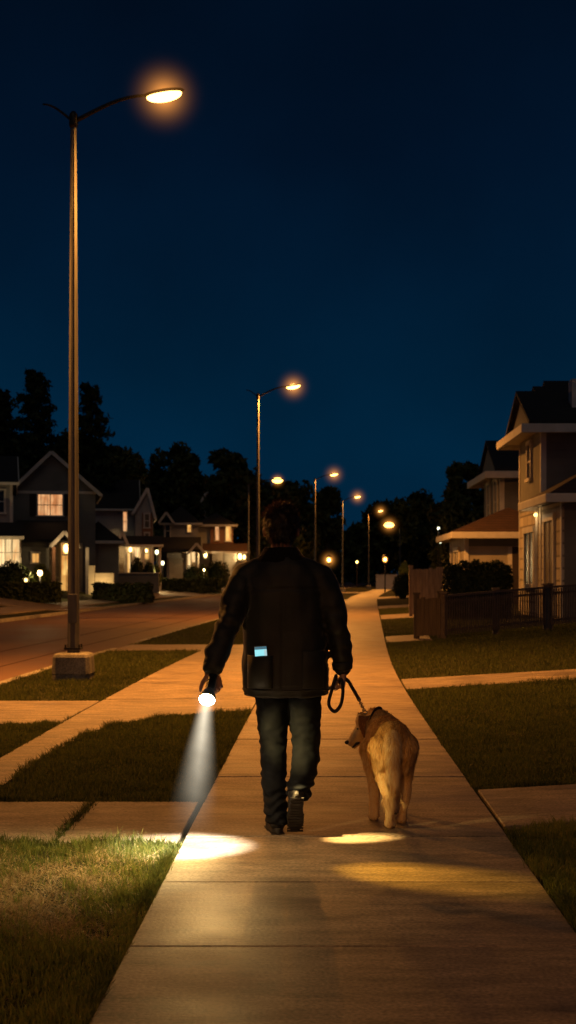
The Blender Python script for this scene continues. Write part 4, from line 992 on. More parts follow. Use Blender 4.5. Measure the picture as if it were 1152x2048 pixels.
shrub('clipped_hedge', 890, 1020, 1127, 44.5, 'clipped dark hedge behind the picket fence', 9000, boxy=True, size=0.06, depth=1.0, cat='hedge')
shrub('bush', 785, 826, 1147, 86, 'low dark bush at the sidewalk, left of the pale board fence', 2500, size=0.07)
shrub('bush', -10, 62, 1124, 72, 'big round dark bush under the lit window at the left edge', 3000)
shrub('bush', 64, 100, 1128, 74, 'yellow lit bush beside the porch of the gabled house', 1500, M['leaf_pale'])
shrub('bush', 365, 405, 1131, 122, 'dark trimmed bush in front of the bright white porch', 1800)
shrub('bush', 408, 462, 1120, 124, 'large dark bush left of the garage with two wall lanterns', 2400)
shrub('bush', 258, 290, 1116, 104, 'dark bush behind the low dark wall, left one', 1400)
shrub('bush', 284, 312, 1124, 103, 'dark bush behind the low dark wall, right one', 1400)
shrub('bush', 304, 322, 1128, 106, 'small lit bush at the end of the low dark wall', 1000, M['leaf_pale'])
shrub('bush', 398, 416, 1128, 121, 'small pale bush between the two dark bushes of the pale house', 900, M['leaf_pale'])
shrub('hedge', -10, 120, 1166, 66, 'low hedge in front of the left edge house', 3500, boxy=True, size=0.1, depth=1.2, cat='hedge')
shrub('hedge', 190, 305, 1168, 78, 'low dark hedge in front of the tan garden wall', 3500, boxy=True, size=0.1, depth=1.4, cat='hedge')
shrub('hedge', 320, 440, 1158, 112, 'long dark hedge at the foot of the pale house', 3000, boxy=True, size=0.12, depth=1.4, cat='hedge')
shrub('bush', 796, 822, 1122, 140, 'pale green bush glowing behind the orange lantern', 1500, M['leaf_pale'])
def garden_light(px, py, Y, label, r, energy, mt=M['bulb'], col=(1, 0.68, 0.28)):
    x, z = X(px, Y), Z(py, Y); g = ter_xy(x, Y)-0.04
    t = thing('garden_light', label, 'garden light', (x, Y, g), 'small garden lights in the front yards')
    mb = MB(); mb.tube([(x, Y, g), (x, Y, z-r)], r*0.28, 6); obj('stake', mb, M['dark_metal'], t)
    mb = MB(); mb.ball((x, Y, z), (r*0.8, r*0.8, r)); obj('bulb', mb, mt, t, smooth=True)
    mb = MB(); mb.tube([(x, Y, z+r*0.8), (x, Y, z+r*1.2), (x, Y, z+r*1.4)], [r*1.2, r*0.8, r*0.1], 8); obj('cap', mb, M['dark_metal'], t)
    light('POINT', 'garden_lamp', (x, Y-r-0.12, z), energy, col, t, 0.05)
garden_light(52, 1160, 70, 'small white path light below the big round bush', 0.1, 10)
garden_light(80, 1146, 72.6, 'bright light in front of the yellow lit bush', 0.16, 260)
garden_light(313, 1150, 103.4, 'upright yellow light in front of the small lit bush', 0.18, 220)
garden_light(325, 1126, 112, 'white globe left of the grey garage door', 0.17, 30, M['bulb_white'])
garden_light(314, 1104, 112, 'greenish globe at the right end of the columned porch', 0.18, 30, M['bulb_white'])
garden_light(408, 1140, 119, 'dim light at the small pale bush', 0.10, 110)
garden_light(468, 1150, 121, 'light behind the left arm of the person', 0.16, 40)

# ------------------------------------------------------------------ the walking person
PX, PY = -0.175, 8.2
per = thing('person', 'person in dark jacket and jeans walking away with a lit torch and leash', 'person', (PX, PY, 0))
def pt(x, y, z): return Vector((x, y, z))          # person space: x right, y away from the camera, z up
def hand(mb, wrist, f, nrm, thumb, curl, grip_spread=1.0, th_dir=None):
    """palm, four curled fingers of unequal length, thumb; f wrist->knuckles, nrm palm normal, thumb = side vector towards the thumb"""
    f, nrm, s_ = Vector(f).normalized(), Vector(nrm).normalized(), Vector(thumb).normalized()
    w_ = Vector(wrist)
    for k in (-1, -0.4, 0.25, 0.9):
        mb.chain([w_+s_*0.011*k, w_+f*0.045+s_*0.024*k, w_+f*0.085+s_*0.029*k], [0.019, 0.0165, 0.0135], 10)
    Ls = (0.082, 0.09, 0.084, 0.066); off = (0.9, 0.3, -0.32, -0.92)
    for q in range(4):
        p = w_+f*0.086+s_*0.031*off[q]*grip_spread; a = 0.0; pts = [p-f*0.012]; seg = [Ls[q]*0.48, Ls[q]*0.3, Ls[q]*0.24]
        for j in range(3):
            a += curl[q][j]; d = f*math.cos(a)+nrm*math.sin(a); p = p+d*seg[j]; pts.append(p)
        mb.chain(pts, [0.0105, 0.0098, 0.0088, 0.0076], 10)
    t0 = w_+f*0.028+s_*0.026+nrm*0.006; td = th_dir or (f*0.5+s_*0.6+nrm*0.6)
    td = Vector(td).normalized(); t1 = t0+td*0.04; t2 = t1+(td+nrm*0.5+f*0.25).normalized()*0.032; t3 = t2+(td*0.5+nrm*0.7+f*0.4).normalized()*0.026
    mb.chain([t0, t1, t2, t3], [0.0145, 0.0125, 0.011, 0.0085], 10)

LW, RW = pt(-0.392, -0.29, 0.925), pt(0.297, 0.0, 0.895)     # wrists
LE, RE = pt(-0.322, -0.165, 1.142), pt(0.272, -0.035, 1.13)    # elbows
LS, RS = pt(-0.215, 0.0, 1.405), pt(0.145, 0.0, 1.405)       # shoulders
LH, LK, LA = pt(-0.085, 0, 0.80), pt(-0.085, 0.035, 0.46), pt(-0.062, 0.0, 0.085)
RH, RK, RA = pt(0.075, 0, 0.80), pt(0.090, 0.02, 0.47), pt(0.050, -0.122, 0.245)
b = MB()
# trunk and neck
b.ering([(0.79, -0.01, 0, 0.12, 0.085), (0.87, -0.015, 0, 0.15, 0.1), (1.05, -0.02, 0, 0.135, 0.095), (1.25, -0.03, 0, 0.155, 0.1), (1.40, -0.035, 0, 0.15, 0.085), (1.46, -0.035, 0, 0.09, 0.07)], 24, 2.2)
HC = pt(-0.04, 0.035, 1.665)     # head centre
b.chain([pt(-0.036, 0.0, 1.40), pt(-0.04, 0.012, 1.50), pt(-0.04, 0.02, 1.60)], [0.07, 0.058, 0.058])
b.ball(HC+pt(0, -0.008, 0.028), (0.077, 0.097, 0.090)); b.ball(HC+pt(0, 0.03, -0.045), (0.06, 0.072, 0.075)); b.ball(HC+pt(0, 0.075, -0.085), (0.03, 0.03, 0.026))   # skull, face, chin
b.chain([HC+pt(0, 0.088, 0.0), HC+pt(0, 0.118, -0.03)], [0.010, 0.016], 8)                # nose
b.ball(HC+pt(0, 0.093, -0.062), (0.026, 0.014, 0.010))                                    # mouth
b.ball(HC+pt(0, 0.086, 0.012), (0.05, 0.018, 0.012))                                      # brow
for sx_ in (-1, 1): b.ball(HC+pt(sx_*0.090, -0.008, -0.014), (0.013, 0.023, 0.034)); b.ball(HC+pt(sx_*0.074, 0.0, -0.014), (0.018, 0.015, 0.024)); b.ball(HC+pt(sx_*0.042, 0.06, -0.03), (0.022, 0.02, 0.018))
for s_, e_, w_ in ((LS, LE, LW), (RS, RE, RW)): b.chain([s_, e_, w_], [0.055, 0.042, 0.028])
for h_, k_, a_ in ((LH, LK, LA), (RH, RK, RA)): b.chain([h_, k_, a_], [0.078, 0.052, 0.036])
b.chain([LA, LA+pt(-0.02, 0.12, -0.035)], [0.034, 0.028]); b.chain([RA, RA+pt(0, 0.045, -0.145)], [0.032, 0.022])
# torch geometry (the lens end faces down and back)
TAX = Vector((-0.11, -0.78, -0.62)).normalized()
LENS = pt(-0.411, -0.43, 0.772); TB = LENS-TAX*0.185
grip = LENS-TAX*0.125
c3 = lambda *a: tuple(a)
hand(b, LW+pt(-0.022, 0.026, -0.012), (0.36, 0.10, -0.92), (0.05, -1, -0.25), (-0.85, 0.1, -0.45), [(0.75, 1.0, 0.7)]*4, th_dir=(-0.5, -0.45, -0.75))
hand(b, RW+pt(0.004, 0.0, -0.012), (-0.06, 0.02, -1), (-1, 0.05, 0.02), (0.05, 1, -0.05), [(1.25, 1.45, 0.8), (1.3, 1.45, 0.85), (1.3, 1.45, 0.85), (1.35, 1.45, 0.8)], th_dir=(-0.55, 0.45, -0.7))
bm_ = remesh(b, 0.0042, 4, 0.5, name='body'); body = link('body', bm_, M['skin'], per)
for sx_ in (-1, 1):
    e_ = MB(); e_.ball(HC+pt(sx_*0.031, 0.088, -0.006), 0.0115); link('eye', e_.mesh('eye', smooth=True), M['eye'], per)

# jacket
def fold(p, fx, fz, amp, seed): return amp*mnoise.noise(Vector((p.x*fx+seed, p.y*fx, p.z*fz)))
j = MB()
j.ering([(0.752, -0.010, 0.0, 0.232, 0.160), (0.80, -0.011, 0.0, 0.238, 0.166), (0.90, -0.016, 0.0, 0.238, 0.165), (1.0, -0.018, 0.0, 0.232, 0.158), (1.1, -0.022, 0.0, 0.226, 0.152), (1.2, -0.028, -0.002, 0.226, 0.152), (1.32, -0.033, -0.004, 0.228, 0.150), (1.40, -0.035, -0.002, 0.215, 0.140), (1.46, -0.036, 0.0, 0.175, 0.120), (1.505, -0.038, 0.004, 0.125, 0.098), (1.53, -0.04, 0.01, 0.095, 0.085)], 40, 2.5)
for s_, e_, w_, sx_ in ((LS, LE, LW, -1), (RS, RE, RW, 1)):
    m1 = (s_+e_)/2+pt(sx_*0.012, 0, 0); m2 = (e_+w_)/2+pt(sx_*0.004, 0, 0)
    j.chain([s_+pt(-sx_*0.05, 0, 0.005), s_+pt(sx_*0.008, 0, -0.02), m1, e_, m2, w_+(e_-w_)*0.06], [0.098, 0.092, 0.080, 0.069, 0.062, 0.054], 18)
jm = remesh(j, 0.0085, 5, 0.5, name='jacket')
def jd(p, n):
    arm = min((p-q).length for q in (LE, RE, (LE+LW)/2, (RE+RW)/2, (LS+LE)/2, (RS+RE)/2, LW, RW)) < 0.13 and (abs(p.x+0.03) > 0.2)
    d = fold(p, 6, 3.2, 0.012, 3)+fold(p, 15, 9, 0.008, 9)
    if arm: d += 0.012*mnoise.noise(Vector((p.x*7, p.y*7, p.z*17+p.x*9)))+0.004*math.sin(p.z*75+6*mnoise.noise(p*6))*(1 if p.z < 1.25 else 0.3)
    else:
        d += 0.006*mnoise.noise(Vector((p.x*16, p.y*8, p.z*3.0)))*(1.2 if p.z < 1.1 else 0.6)
        if 0.765 < p.z < 0.775 or 0.800 < p.z < 0.806: d -= 0.003
        if abs(p.z-1.335) < 0.008 and p.y < 0: d -= 0.005       # back yoke seam
        if abs(p.x+0.03) < 0.005 and p.y < 0 and 0.8 < p.z < 1.33: d -= 0.003
    return d
displace(jm, jd); jk = link('jacket', jm, M['jacket'], per)
# stand collar
c = MB(); c.ering([(1.465, -0.037, 0.002, 0.150, 0.112), (1.488, -0.038, 0.006, 0.146, 0.112), (1.528, -0.04, 0.014, 0.112, 0.098), (1.556, -0.041, 0.020, 0.094, 0.088), (1.567, -0.041, 0.022, 0.088, 0.084), (1.558, -0.041, 0.022, 0.078, 0.075)], 32, 2.1)
cm = remesh(c, 0.008, 3, name='collar'); displace(cm, lambda p, n: fold(p, 14, 14, 0.006, 1)+fold(p, 50, 50, 0.002, 4)); link('collar', cm, M['collar'], jk)
# shoulder seams, cuffs, hem, pocket
mb = MB()
ringp = [( -0.010+0.240*math.copysign(abs(math.cos(a))**0.8, math.cos(a)), 0.168*math.copysign(abs(math.sin(a))**0.8, math.sin(a)), 0.790) for a in [2*math.pi*k/40 for k in range(41)]]
mb.tube(ringp, 0.0045, 6, ref=(0, 0, 1)); link('hem', mb.mesh('hem', smooth=True), M['jacket'], jk)
for w_, e_ in ((LW, LE), (RW, RE)):
    d = (e_-w_).normalized(); mb = MB(); mb.tube([w_-d*0.004, w_+d*0.004, w_+d*0.035, w_+d*0.045], [0.048, 0.0555, 0.058, 0.054], 18); link('cuff', mb.mesh('cuff', smooth=True), M['jacket'], jk)
def patch_pocket(x0, x1, z0, z1, yo, name, th=0.012, tilt=0.0):
    mb = MB(); n = 10; rs = []
    for k, (zz, ex) in enumerate(((z0, 0.0), (z0+0.006, 1.0), ((z0+z1)/2, 1.0), (z1-0.006, 1.0), (z1, 0.0))):
        f_ = []; bk = []
        for i in range(n+1):
            x = x0+(x1-x0)*i/n; t = 2*i/n-1
            cx = (x+0.013)/0.236; y = -0.162*(max(0.0, 1-abs(cx)**2.5))**(1/2.5)
            bul = th*(1-0.75*abs(t)**4)*(0.35+0.65*ex)
            f_.append((x, y-bul-0.006, zz+tilt*(x-x0))); bk.append((x, y+0.02, zz+tilt*(x-x0)))
        rs.append(f_+bk[::-1])
    mb.rings(rs); return link(name, mb.mesh(name, smooth=True), M['jacket'], jk)
patch_pocket(-0.220, -0.080, 0.80, 0.978, 0, 'pocket', 0.034)
patch_pocket(0.075, 0.195, 0.80, 1.005, 0, 'pocket', 0.012)

# trousers
t = MB()
def leg_loft(mb, pts, rx, ry, n=24):
    pts = [Vector(p) for p in pts]; rs = []
    for i, p in enumerate(pts):
        d = (pts[min(i+1, len(pts)-1)]-pts[max(i-1, 0)]).normalized(); a = Vector((1, 0, 0)); a = (a-d*a.dot(d)).normalized(); q = d.cross(a)
        rs.append([p+a*rx[i]*math.cos(2*math.pi*k/n)+q*ry[i]*math.sin(2*math.pi*k/n) for k in range(n)])
    mb.rings(rs)
leg_loft(t, [pt(-0.082,0,0.86), pt(-0.088,0,0.74), pt(-0.088,0.015,0.60), pt(-0.085,0.03,0.50), pt(-0.083,0.028,0.40), pt(-0.078,0.01,0.25), pt(-0.066,-0.008,0.13), pt(-0.062,-0.012,0.055)], [0.10,0.094,0.084,0.075,0.073,0.066,0.061,0.062], [0.105,0.1,0.092,0.082,0.08,0.074,0.07,0.072])
leg_loft(t, [pt(0.078,0,0.86), pt(0.087,0,0.74), pt(0.093,0.012,0.60), pt(0.095,0.016,0.50), pt(0.092,-0.010,0.41), pt(0.078,-0.062,0.32), pt(0.062,-0.105,0.255), pt(0.056,-0.128,0.222)], [0.10,0.094,0.086,0.078,0.076,0.071,0.066,0.067], [0.105,0.1,0.092,0.083,0.082,0.076,0.07,0.072])
t.ering([(0.80,-0.005,0,0.175,0.115),(0.95,-0.01,0,0.18,0.12)], 24, 2.4)
tm = remesh(t, 0.0075, 4, name='trousers')
def td_(p, n):
    kz = 1.0 if p.z < 0.34 else 0.55 if p.z < 0.6 else 0.4
    d = 0.013*kz*mnoise.noise(Vector((p.x*9, p.y*9, p.z*22)))+0.006*mnoise.noise(Vector((p.x*20, p.y*20, p.z*34)))
    d += 0.006*math.sin(p.z*95+9*mnoise.noise(Vector((p.x*8, p.y*8, p.z*4))))*(1 if p.z < 0.3 else 0.25)
    return d
displace(tm, td_); tr = link('trousers', tm, M['jeans'], per)

# shoes
def shoe(name, M4):
    up = MB(); up.ball((0, 0.0, 0.055), (0.047, 0.055, 0.05)); up.ball((0, 0.06, 0.055), (0.045, 0.08, 0.042)); up.ball((0, 0.15, 0.042), (0.049, 0.075, 0.034)); up.chain([(0, -0.005, 0.06), (0, -0.012, 0.105)], [0.046, 0.044])
    so = MB(); rs = []
    for z_, k in ((0.0, 0.94), (0.006, 1.0), (0.026, 1.0), (0.030, 0.96)):
        ring = []
        for q in range(28):
            a = 2*math.pi*q/28; y = 0.085+0.15*math.sin(a); wd = 0.046+0.010*math.sin(a)-0.008*math.exp(-((y-0.07)/0.05)**2)
            ring.append((wd*math.cos(a)*k, y if k == 1 else 0.085+(y-0.085)*k, z_))
        rs.append(ring)
    so.rings(rs)
    um = remesh(up, 0.006, 4, name='shoe'); um.transform(M4); sh = link('shoe', um, M['shoe'], per)
    sm = so.mesh('sole', smooth=False); 
    tread = MB()
    for k in range(13):
        y = -0.04+k*0.021; wd = 0.036+0.008*(k > 5)
        tread.box(-wd, wd, y, y+0.011, -0.004, 0.001)
    tm_ = tread.mesh('tread'); bm = bmesh.new(); bm.from_mesh(sm); bm.from_mesh(tm_); bm.to_mesh(sm); bm.free()
    sm.transform(M4); link('sole', sm, M['sole'], sh)
shoe('shoe', Matrix.Translation(pt(-0.062, -0.015, 0.006))@Matrix.Rotation(R(9), 4, 'Z'))
# trailing foot: toe on the ground, heel lifted, sole to the camera
shoe('shoe', Matrix.Translation(pt(0.048, -0.178, 0.192))@Matrix.Rotation(R(5), 4, 'Z')@Matrix.Rotation(R(-52), 4, 'X'))

# hair: a tousled cap and loose locks
hb = MB(); hb.ball(HC+pt(0, -0.014, 0.040), (0.094, 0.108, 0.098)); hb.ball(HC+pt(0, -0.045, -0.014), (0.076, 0.066, 0.070)); hb.ball(HC+pt(0, 0.045, 0.082), (0.075, 0.055, 0.036)); hb.ball(HC+pt(0, -0.055, -0.052), (0.054, 0.034, 0.036))
hm = remesh(hb, 0.006, 2, name='hair'); displace(hm, lambda p, n: 0.010*mnoise.noise(p*28)+0.005*mnoise.noise(p*75))
hn = len(hm.vertices); lk = MB(); hs = bmesh.new(); hs.from_mesh(hm); hs.faces.ensure_lookup_table(); fl = list(hs.faces)
for k in range(4200):
    fc = random.choice(fl); p = fc.calc_center_median(); n = fc.normal
    if p.y-HC.y > 0.06 and p.z-HC.z < 0.05: continue
    dn = Vector((random.gauss(0, .35), random.gauss(0, .35), -0.75 if p.z < HC.z+0.07 else 0.1)); d = (n*random.uniform(0.25, 0.8)+dn*0.7).normalized(); L_ = random.uniform(0.014, 0.036)*(1.35 if random.random() < 0.12 else 1)
    s_ = n.cross(d); s_ = s_.normalized() if s_.length > 1e-4 else Vector((1, 0, 0)); wd = 0.0016; o_ = len(lk.v); q1 = p+d*L_*0.55; q2 = p+(d*0.8+Vector((0, 0, -0.5))+n*0.1).normalized()*L_
    lk.v += [tuple(p-s_*wd), tuple(p+s_*wd), tuple(q1+s_*wd*0.7), tuple(q1-s_*wd*0.7), tuple(q2)]; lk.f += [(o_, o_+1, o_+2, o_+3), (o_+3, o_+2, o_+4)]
l2 = lk.mesh('locks', fix=False); hs.from_mesh(l2); hs.to_mesh(hm); hs.free(); hm.polygons.foreach_set('use_smooth', [True]*len(hm.polygons)); link('hair', hm, M['hair'], per)

# phone in the back pocket
pz = pt(PX-0.142, PY-0.164, 0.960)
ph = thing('phone', 'glowing phone sticking out of the left back pocket of the jacket', 'phone', pz)
RT = Matrix.Rotation(R(-4), 3, 'Y')@Matrix.Rotation(R(6), 3, 'X')
def pbox(x0, x1, y0, y1, z0, z1): 
    mb = MB().box(x0, x1, y0, y1, z0, z1); mb.v = [tuple(RT@Vector(v)) for v in mb.v]; return mb
ob = link('body', pbox(-0.036, 0.036, 0.0, 0.008, -0.05, 0.072).mesh('body'), M['phone_body'], ph)
bv = ob.modifiers.new('bevel', 'BEVEL'); bv.width = 0.003; bv.segments = 2
link('screen', pbox(-0.032, 0.032, -0.0008, -0.0002, -0.045, 0.067).mesh('screen'), emit('phone_screen', (0.30, 0.86, 0.95), 0.95), ph)
sc_ = ph.children[-1]
link('status_bar', pbox(-0.032, 0.032, -0.0016, -0.001, 0.052, 0.067).mesh('status_bar'), emit('phone_bar', (0.02, 0.2, 0.3), 0.6), sc_)
link('side_panel', pbox(0.018, 0.032, -0.0016, -0.001, -0.045, 0.050).mesh('side_panel'), emit('phone_panel', (0.55, 0.85, 0.9), 0.7), sc_)

# torch in the left hand
TO = Vector((PX, PY, 0)); fl_ = thing('flashlight', 'black metal torch, switched on and pointing down, in the left hand of the person', 'flashlight', TO+LENS)
def along(t): return TO+LENS-TAX*t
mb = MB(); mb.tube([along(0.19), along(0.186), along(0.155), along(0.15), along(0.06), along(0.045), along(0.02), along(0.004)], [0.019, 0.0235, 0.0235, 0.0215, 0.0220, 0.0300, 0.0400, 0.042], 24); obj('body', mb, M['black_metal'], fl_, smooth=False, bevel=0.001)
mb = MB(); mb.tube([along(0.006), along(-0.012), along(-0.0121), along(0.0061)], [0.0445, 0.0465, 0.0430, 0.0410], 28); obj('bezel', mb, M['black_metal'], fl_)
mb = MB(); mb.tube([along(-0.010), along(-0.0135), along(-0.019)], [0.0428, 0.040, 0.020], 28); obj('lens', mb, M['torch'], fl_, smooth=True)
for k in range(3):
    mb = MB(); mb.tube([along(0.08+k*0.022), along(0.0805+k*0.022), along(0.087+k*0.022), along(0.0875+k*0.022)], [0.0222, 0.0240, 0.0240, 0.0222], 20); obj('grip_ring', mb, M['black_metal'], fl_)
lp = along(-0.032)
TW = (1.0, 0.9, 0.72)
pool = Vector((X(368, 7.80), 7.80, 0.0))
light('SPOT', 'torch_light', lp, 330, TW, fl_, 0.012, pool-lp, 60, 0.75)
light('SPOT', 'torch_extra', lp, 300, (1.0, 0.5, 0.05), fl_, 0.02, Vector((0.46, 7.05, 0))-lp, 27, 1.0)  # extra spot added at the torch for the yellow patch on the walk
light('SPOT', 'torch_extra', lp, 800, (1.0, 0.66, 0.22), fl_, 0.012, Vector((0.19, 8.04, 0.0))-lp, 17, 1.0)  # extra spot added for the bright streak beside the feet
light('SPOT', 'torch_extra', lp, 85, (1.0, 0.66, 0.20), fl_, 0.02, Vector((0.27, 8.50, 0.34))-lp, 38, 0.9)  # extra spot added to brighten the dog
light('SPOT', 'torch_fill', lp, 150, (1.0, 0.74, 0.30), fl_, 0.03, (-0.75, -0.32, -1), 105, 0.9)  # fill spot added to brighten the left lawn
light('SPOT', 'torch_fill', lp, 18, (1.0, 0.62, 0.26), fl_, 0.03, (0.2, -0.2, -1), 150, 0.9)  # wide weak fill spot added below the torch
glow_ball(along(-0.02), 0.16, 0.006, col=(1, 0.95, 0.85, 1))
# torch beam painted as a self-glowing volume cone
def beam(org, axis, length, r0, r1, k):
    m = bpy.data.materials.new('beam_glow'); m.use_nodes = True; nt = m.node_tree; Nn = nt.nodes; Ll = nt.links
    Nn.remove(Nn['Principled BSDF']); out = [n for n in Nn if n.type == 'OUTPUT_MATERIAL'][0]
    vp = Nn.new('ShaderNodeVolumePrincipled'); vp.inputs['Density'].default_value = 0; vp.inputs['Emission Color'].default_value = (1, 0.87, 0.64, 1)
    tc = Nn.new('ShaderNodeTexCoord'); sx = Nn.new('ShaderNodeSeparateXYZ'); Ll.new(tc.outputs['Object'], sx.inputs[0])
    def mth(op, a, b=None, c=None):
        n = Nn.new('ShaderNodeMath'); n.operation = op
        for i, q in enumerate((a, b, c)):
            if q is None: continue
            if isinstance(q, (int, float)): n.inputs[i].default_value = q
            else: Ll.new(q, n.inputs[i])
        return n.outputs[0]
    x, y, z = sx.outputs; t = mth('MULTIPLY', z, -1.0)
    rho = mth('SQRT', mth('ADD', mth('MULTIPLY', x, x), mth('MULTIPLY', y, y)))
    rad = mth('MULTIPLY_ADD', t, (r1-r0)/length, r0)
    fr = mth('MAXIMUM', mth('SUBTRACT', 1.0, mth('DIVIDE', rho, rad)), 0.0); fr = mth('POWER', fr, 1.9)
    fl = mth('MAXIMUM', mth('SUBTRACT', 1.0, mth('DIVIDE', t, length*0.98)), 0.0); fl = mth('POWER', fl, 2.1)
    nz = Nn.new('ShaderNodeTexNoise'); nz.inputs['Scale'].default_value = 9; Ll.new(tc.outputs['Object'], nz.inputs['Vector'])
    e_ = mth('MULTIPLY', mth('MULTIPLY', fr, fl), mth('MULTIPLY_ADD', nz.outputs['Fac'], 0.8, 0.6)); e_ = mth('MULTIPLY', mth('DIVIDE', e_, mth('ADD', rad, 0.05)), k)
    Ll.new(e_, vp.inputs['Emission Strength']); Ll.new(vp.outputs[0], out.inputs['Volume'])
    mb = MB(); mb.tube([(0, 0, 0), (0, 0, -length)], [r0, r1], 28)
    o = link('painted_glow', mb.mesh('painted_glow'), m); o.location = org; o.rotation_euler = Vector(axis).to_track_quat('-Z', 'Y').to_euler(); o['kind'] = 'stuff'
beam(lp+TAX*0.004, Vector((X(378, 7.80), 7.80, 0.0))-lp, 0.80, 0.046, 0.20, 3.0)

# leash
ls = thing('leash', 'black dog leash with a hanging hand loop and a metal clip', 'leash', (X(690, 8.2), 8.2, 0.8))
HP = TO+RW+pt(-0.022, 0.0, -0.085)
def cat(pts, n=40):     # Catmull-Rom through the points
    P = [Vector(p) for p in pts]; P = [P[0]*2-P[1]]+P+[P[-1]*2-P[-2]]; out = []
    for i in range(1, len(P)-2):
        for k in range(n//(len(P)-3)+1):
            t_ = k/(n//(len(P)-3)+1); a, b_, c_, d_ = P[i-1], P[i], P[i+1], P[i+2]
            out.append(0.5*((2*b_)+(c_-a)*t_+(2*a-5*b_+4*c_-d_)*t_*t_+(3*b_-a-3*c_+d_)*t_**3))
    return out+[P[-2]]
def PP(px, py, Y): return Vector((X(px, Y), Y, Z(py, Y)))
loop = cat([HP+Vector((-0.01, 0, 0.03)), PP(672, 1352, 8.14), PP(663, 1382, 8.11), PP(657.5, 1406, 8.10), PP(663, 1419, 8.10), PP(672, 1422, 8.11), PP(682, 1408, 8.12), PP(686, 1382, 8.13), PP(683, 1358, 8.15), HP+Vector((0.006, -0.01, 0.0))], 60)
mb = MB(); mb.tube(loop, [0.0105]*len(loop), 10, ry=[0.0035]*len(loop), ref=(0.45, -0.8, 0.2)); obj('loop', mb, M['strap'], ls, smooth=True)
st_ = cat([HP+Vector((0.004, 0.0, 0.02)), PP(694, 1360, 8.24), PP(706, 1378, 8.38), PP(717, 1397, 8.52)], 20)
mb = MB(); mb.tube(st_, [0.0125]*len(st_), 10, ry=[0.006]*len(st_), ref=(0.3, -0.9, 0.2)); obj('strap', mb, M['strap'], ls, smooth=True)
CK = PP(731, 1427, 8.74); c0 = st_[-1]
mb = MB(); d = (CK-c0); 
mb.tube([c0-d*0.02, c0+d*0.10, c0+d*0.12], [0.012, 0.012, 0.008], 10); obj('swivel', mb, M['chrome'], ls, smooth=True)
mb = MB(); nl = 6; dn = d.normalized(); s1 = dn.cross(Vector((0, 1, 0.2))).normalized(); s2 = dn.cross(s1)
for k in range(nl):
    ctr = c0+d*(0.16+0.66*(k+0.5)/nl); a_, L_ = (s1 if k % 2 else s2), d.length*0.66/nl*0.72
    ring = [ctr+dn*L_*math.cos(q*math.pi/6)+a_*0.0085*math.sin(q*math.pi/6) for q in range(13)]; mb.tube(ring, 0.0027, 6, ref=tuple(s2 if k % 2 else s1))
obj('chain', mb, M['chrome'], ls, smooth=True)
mb = MB(); ring = [CK-dn*0.02+dn*0.026*math.cos(q*math.pi/6)+s1*0.012*math.sin(q*math.pi/6) for q in range(13)]; mb.tube(ring, 0.0035, 6, ref=tuple(s2)); obj('clip', mb, M['chrome'], ls, smooth=True)

# ------------------------------------------------------------------ the dog
DX, DY = 0.405, 8.36
dog = thing('dog', 'golden dog with a bushy tail, its head turned left, walking beside the person', 'dog', (DX, DY, 0))
RZ = Matrix.Rotation(R(3), 3, 'Z')
def dp(x, y, z): return RZ@Vector((x, y, z))
def dw(px, py, Y): return Vector((X(px, Y)-DX, Y-DY, Z(py, Y)))      # a world point in dog space
d_ = MB()
sec = [(-0.075, 0.0, 0.47, 0.043, 0.07), (-0.045, 0.0, 0.475, 0.0757, 0.1), (0.02, 0.0, 0.478, 0.1049, 0.118), (0.1, 0.0, 0.47, 0.1084, 0.118), (0.2, 0.0, 0.462, 0.1049, 0.115), (0.3, 0, 0.448, 0.1135, 0.135), (0.4, -0.003, 0.44, 0.117, 0.145), (0.48, -0.008, 0.45, 0.1015, 0.135), (0.54, -0.015, 0.47, 0.0731, 0.105), (0.57, -0.02, 0.48, 0.0344, 0.05)]
d_.rings([[dp(x+rx*math.cos(2*math.pi*k/28), y, z+rz*math.sin(2*math.pi*k/28)) for k in range(28)] for y, x, z, rx, rz in sec])
HD = dw(737, 1447, 8.93)            # skull
NS = dw(697, 1488, 8.90)            # nose tip
d_.chain([dp(-0.005, 0.46, 0.475), dp(-0.03, 0.54, 0.515), (HD+dp(-0.05, 0.60, 0.53))/2+Vector((0.02, 0, 0.005)), HD+Vector((0.018, 0, 0.0))], [0.112, 0.096, 0.080, 0.062])
d_.ball(HD, (0.072, 0.064, 0.066)); d_.ball(HD+Vector((-0.02, 0, 0.012)), (0.06, 0.056, 0.052))
sn = (NS-HD); 
d_.chain([HD+sn*0.35, HD+sn*0.62+Vector((0, 0, 0.004)), NS+Vector((0.012, 0, 0.004))], [0.043, 0.032, 0.021])            # muzzle
d_.ball(HD+sn*0.26+Vector((-0.006, 0, 0.020)), (0.036, 0.042, 0.034))
d_.chain([HD+sn*0.40+Vector((0.012, 0, -0.030)), NS+Vector((0.035, 0, -0.020))], [0.025, 0.011])                         # lower jaw
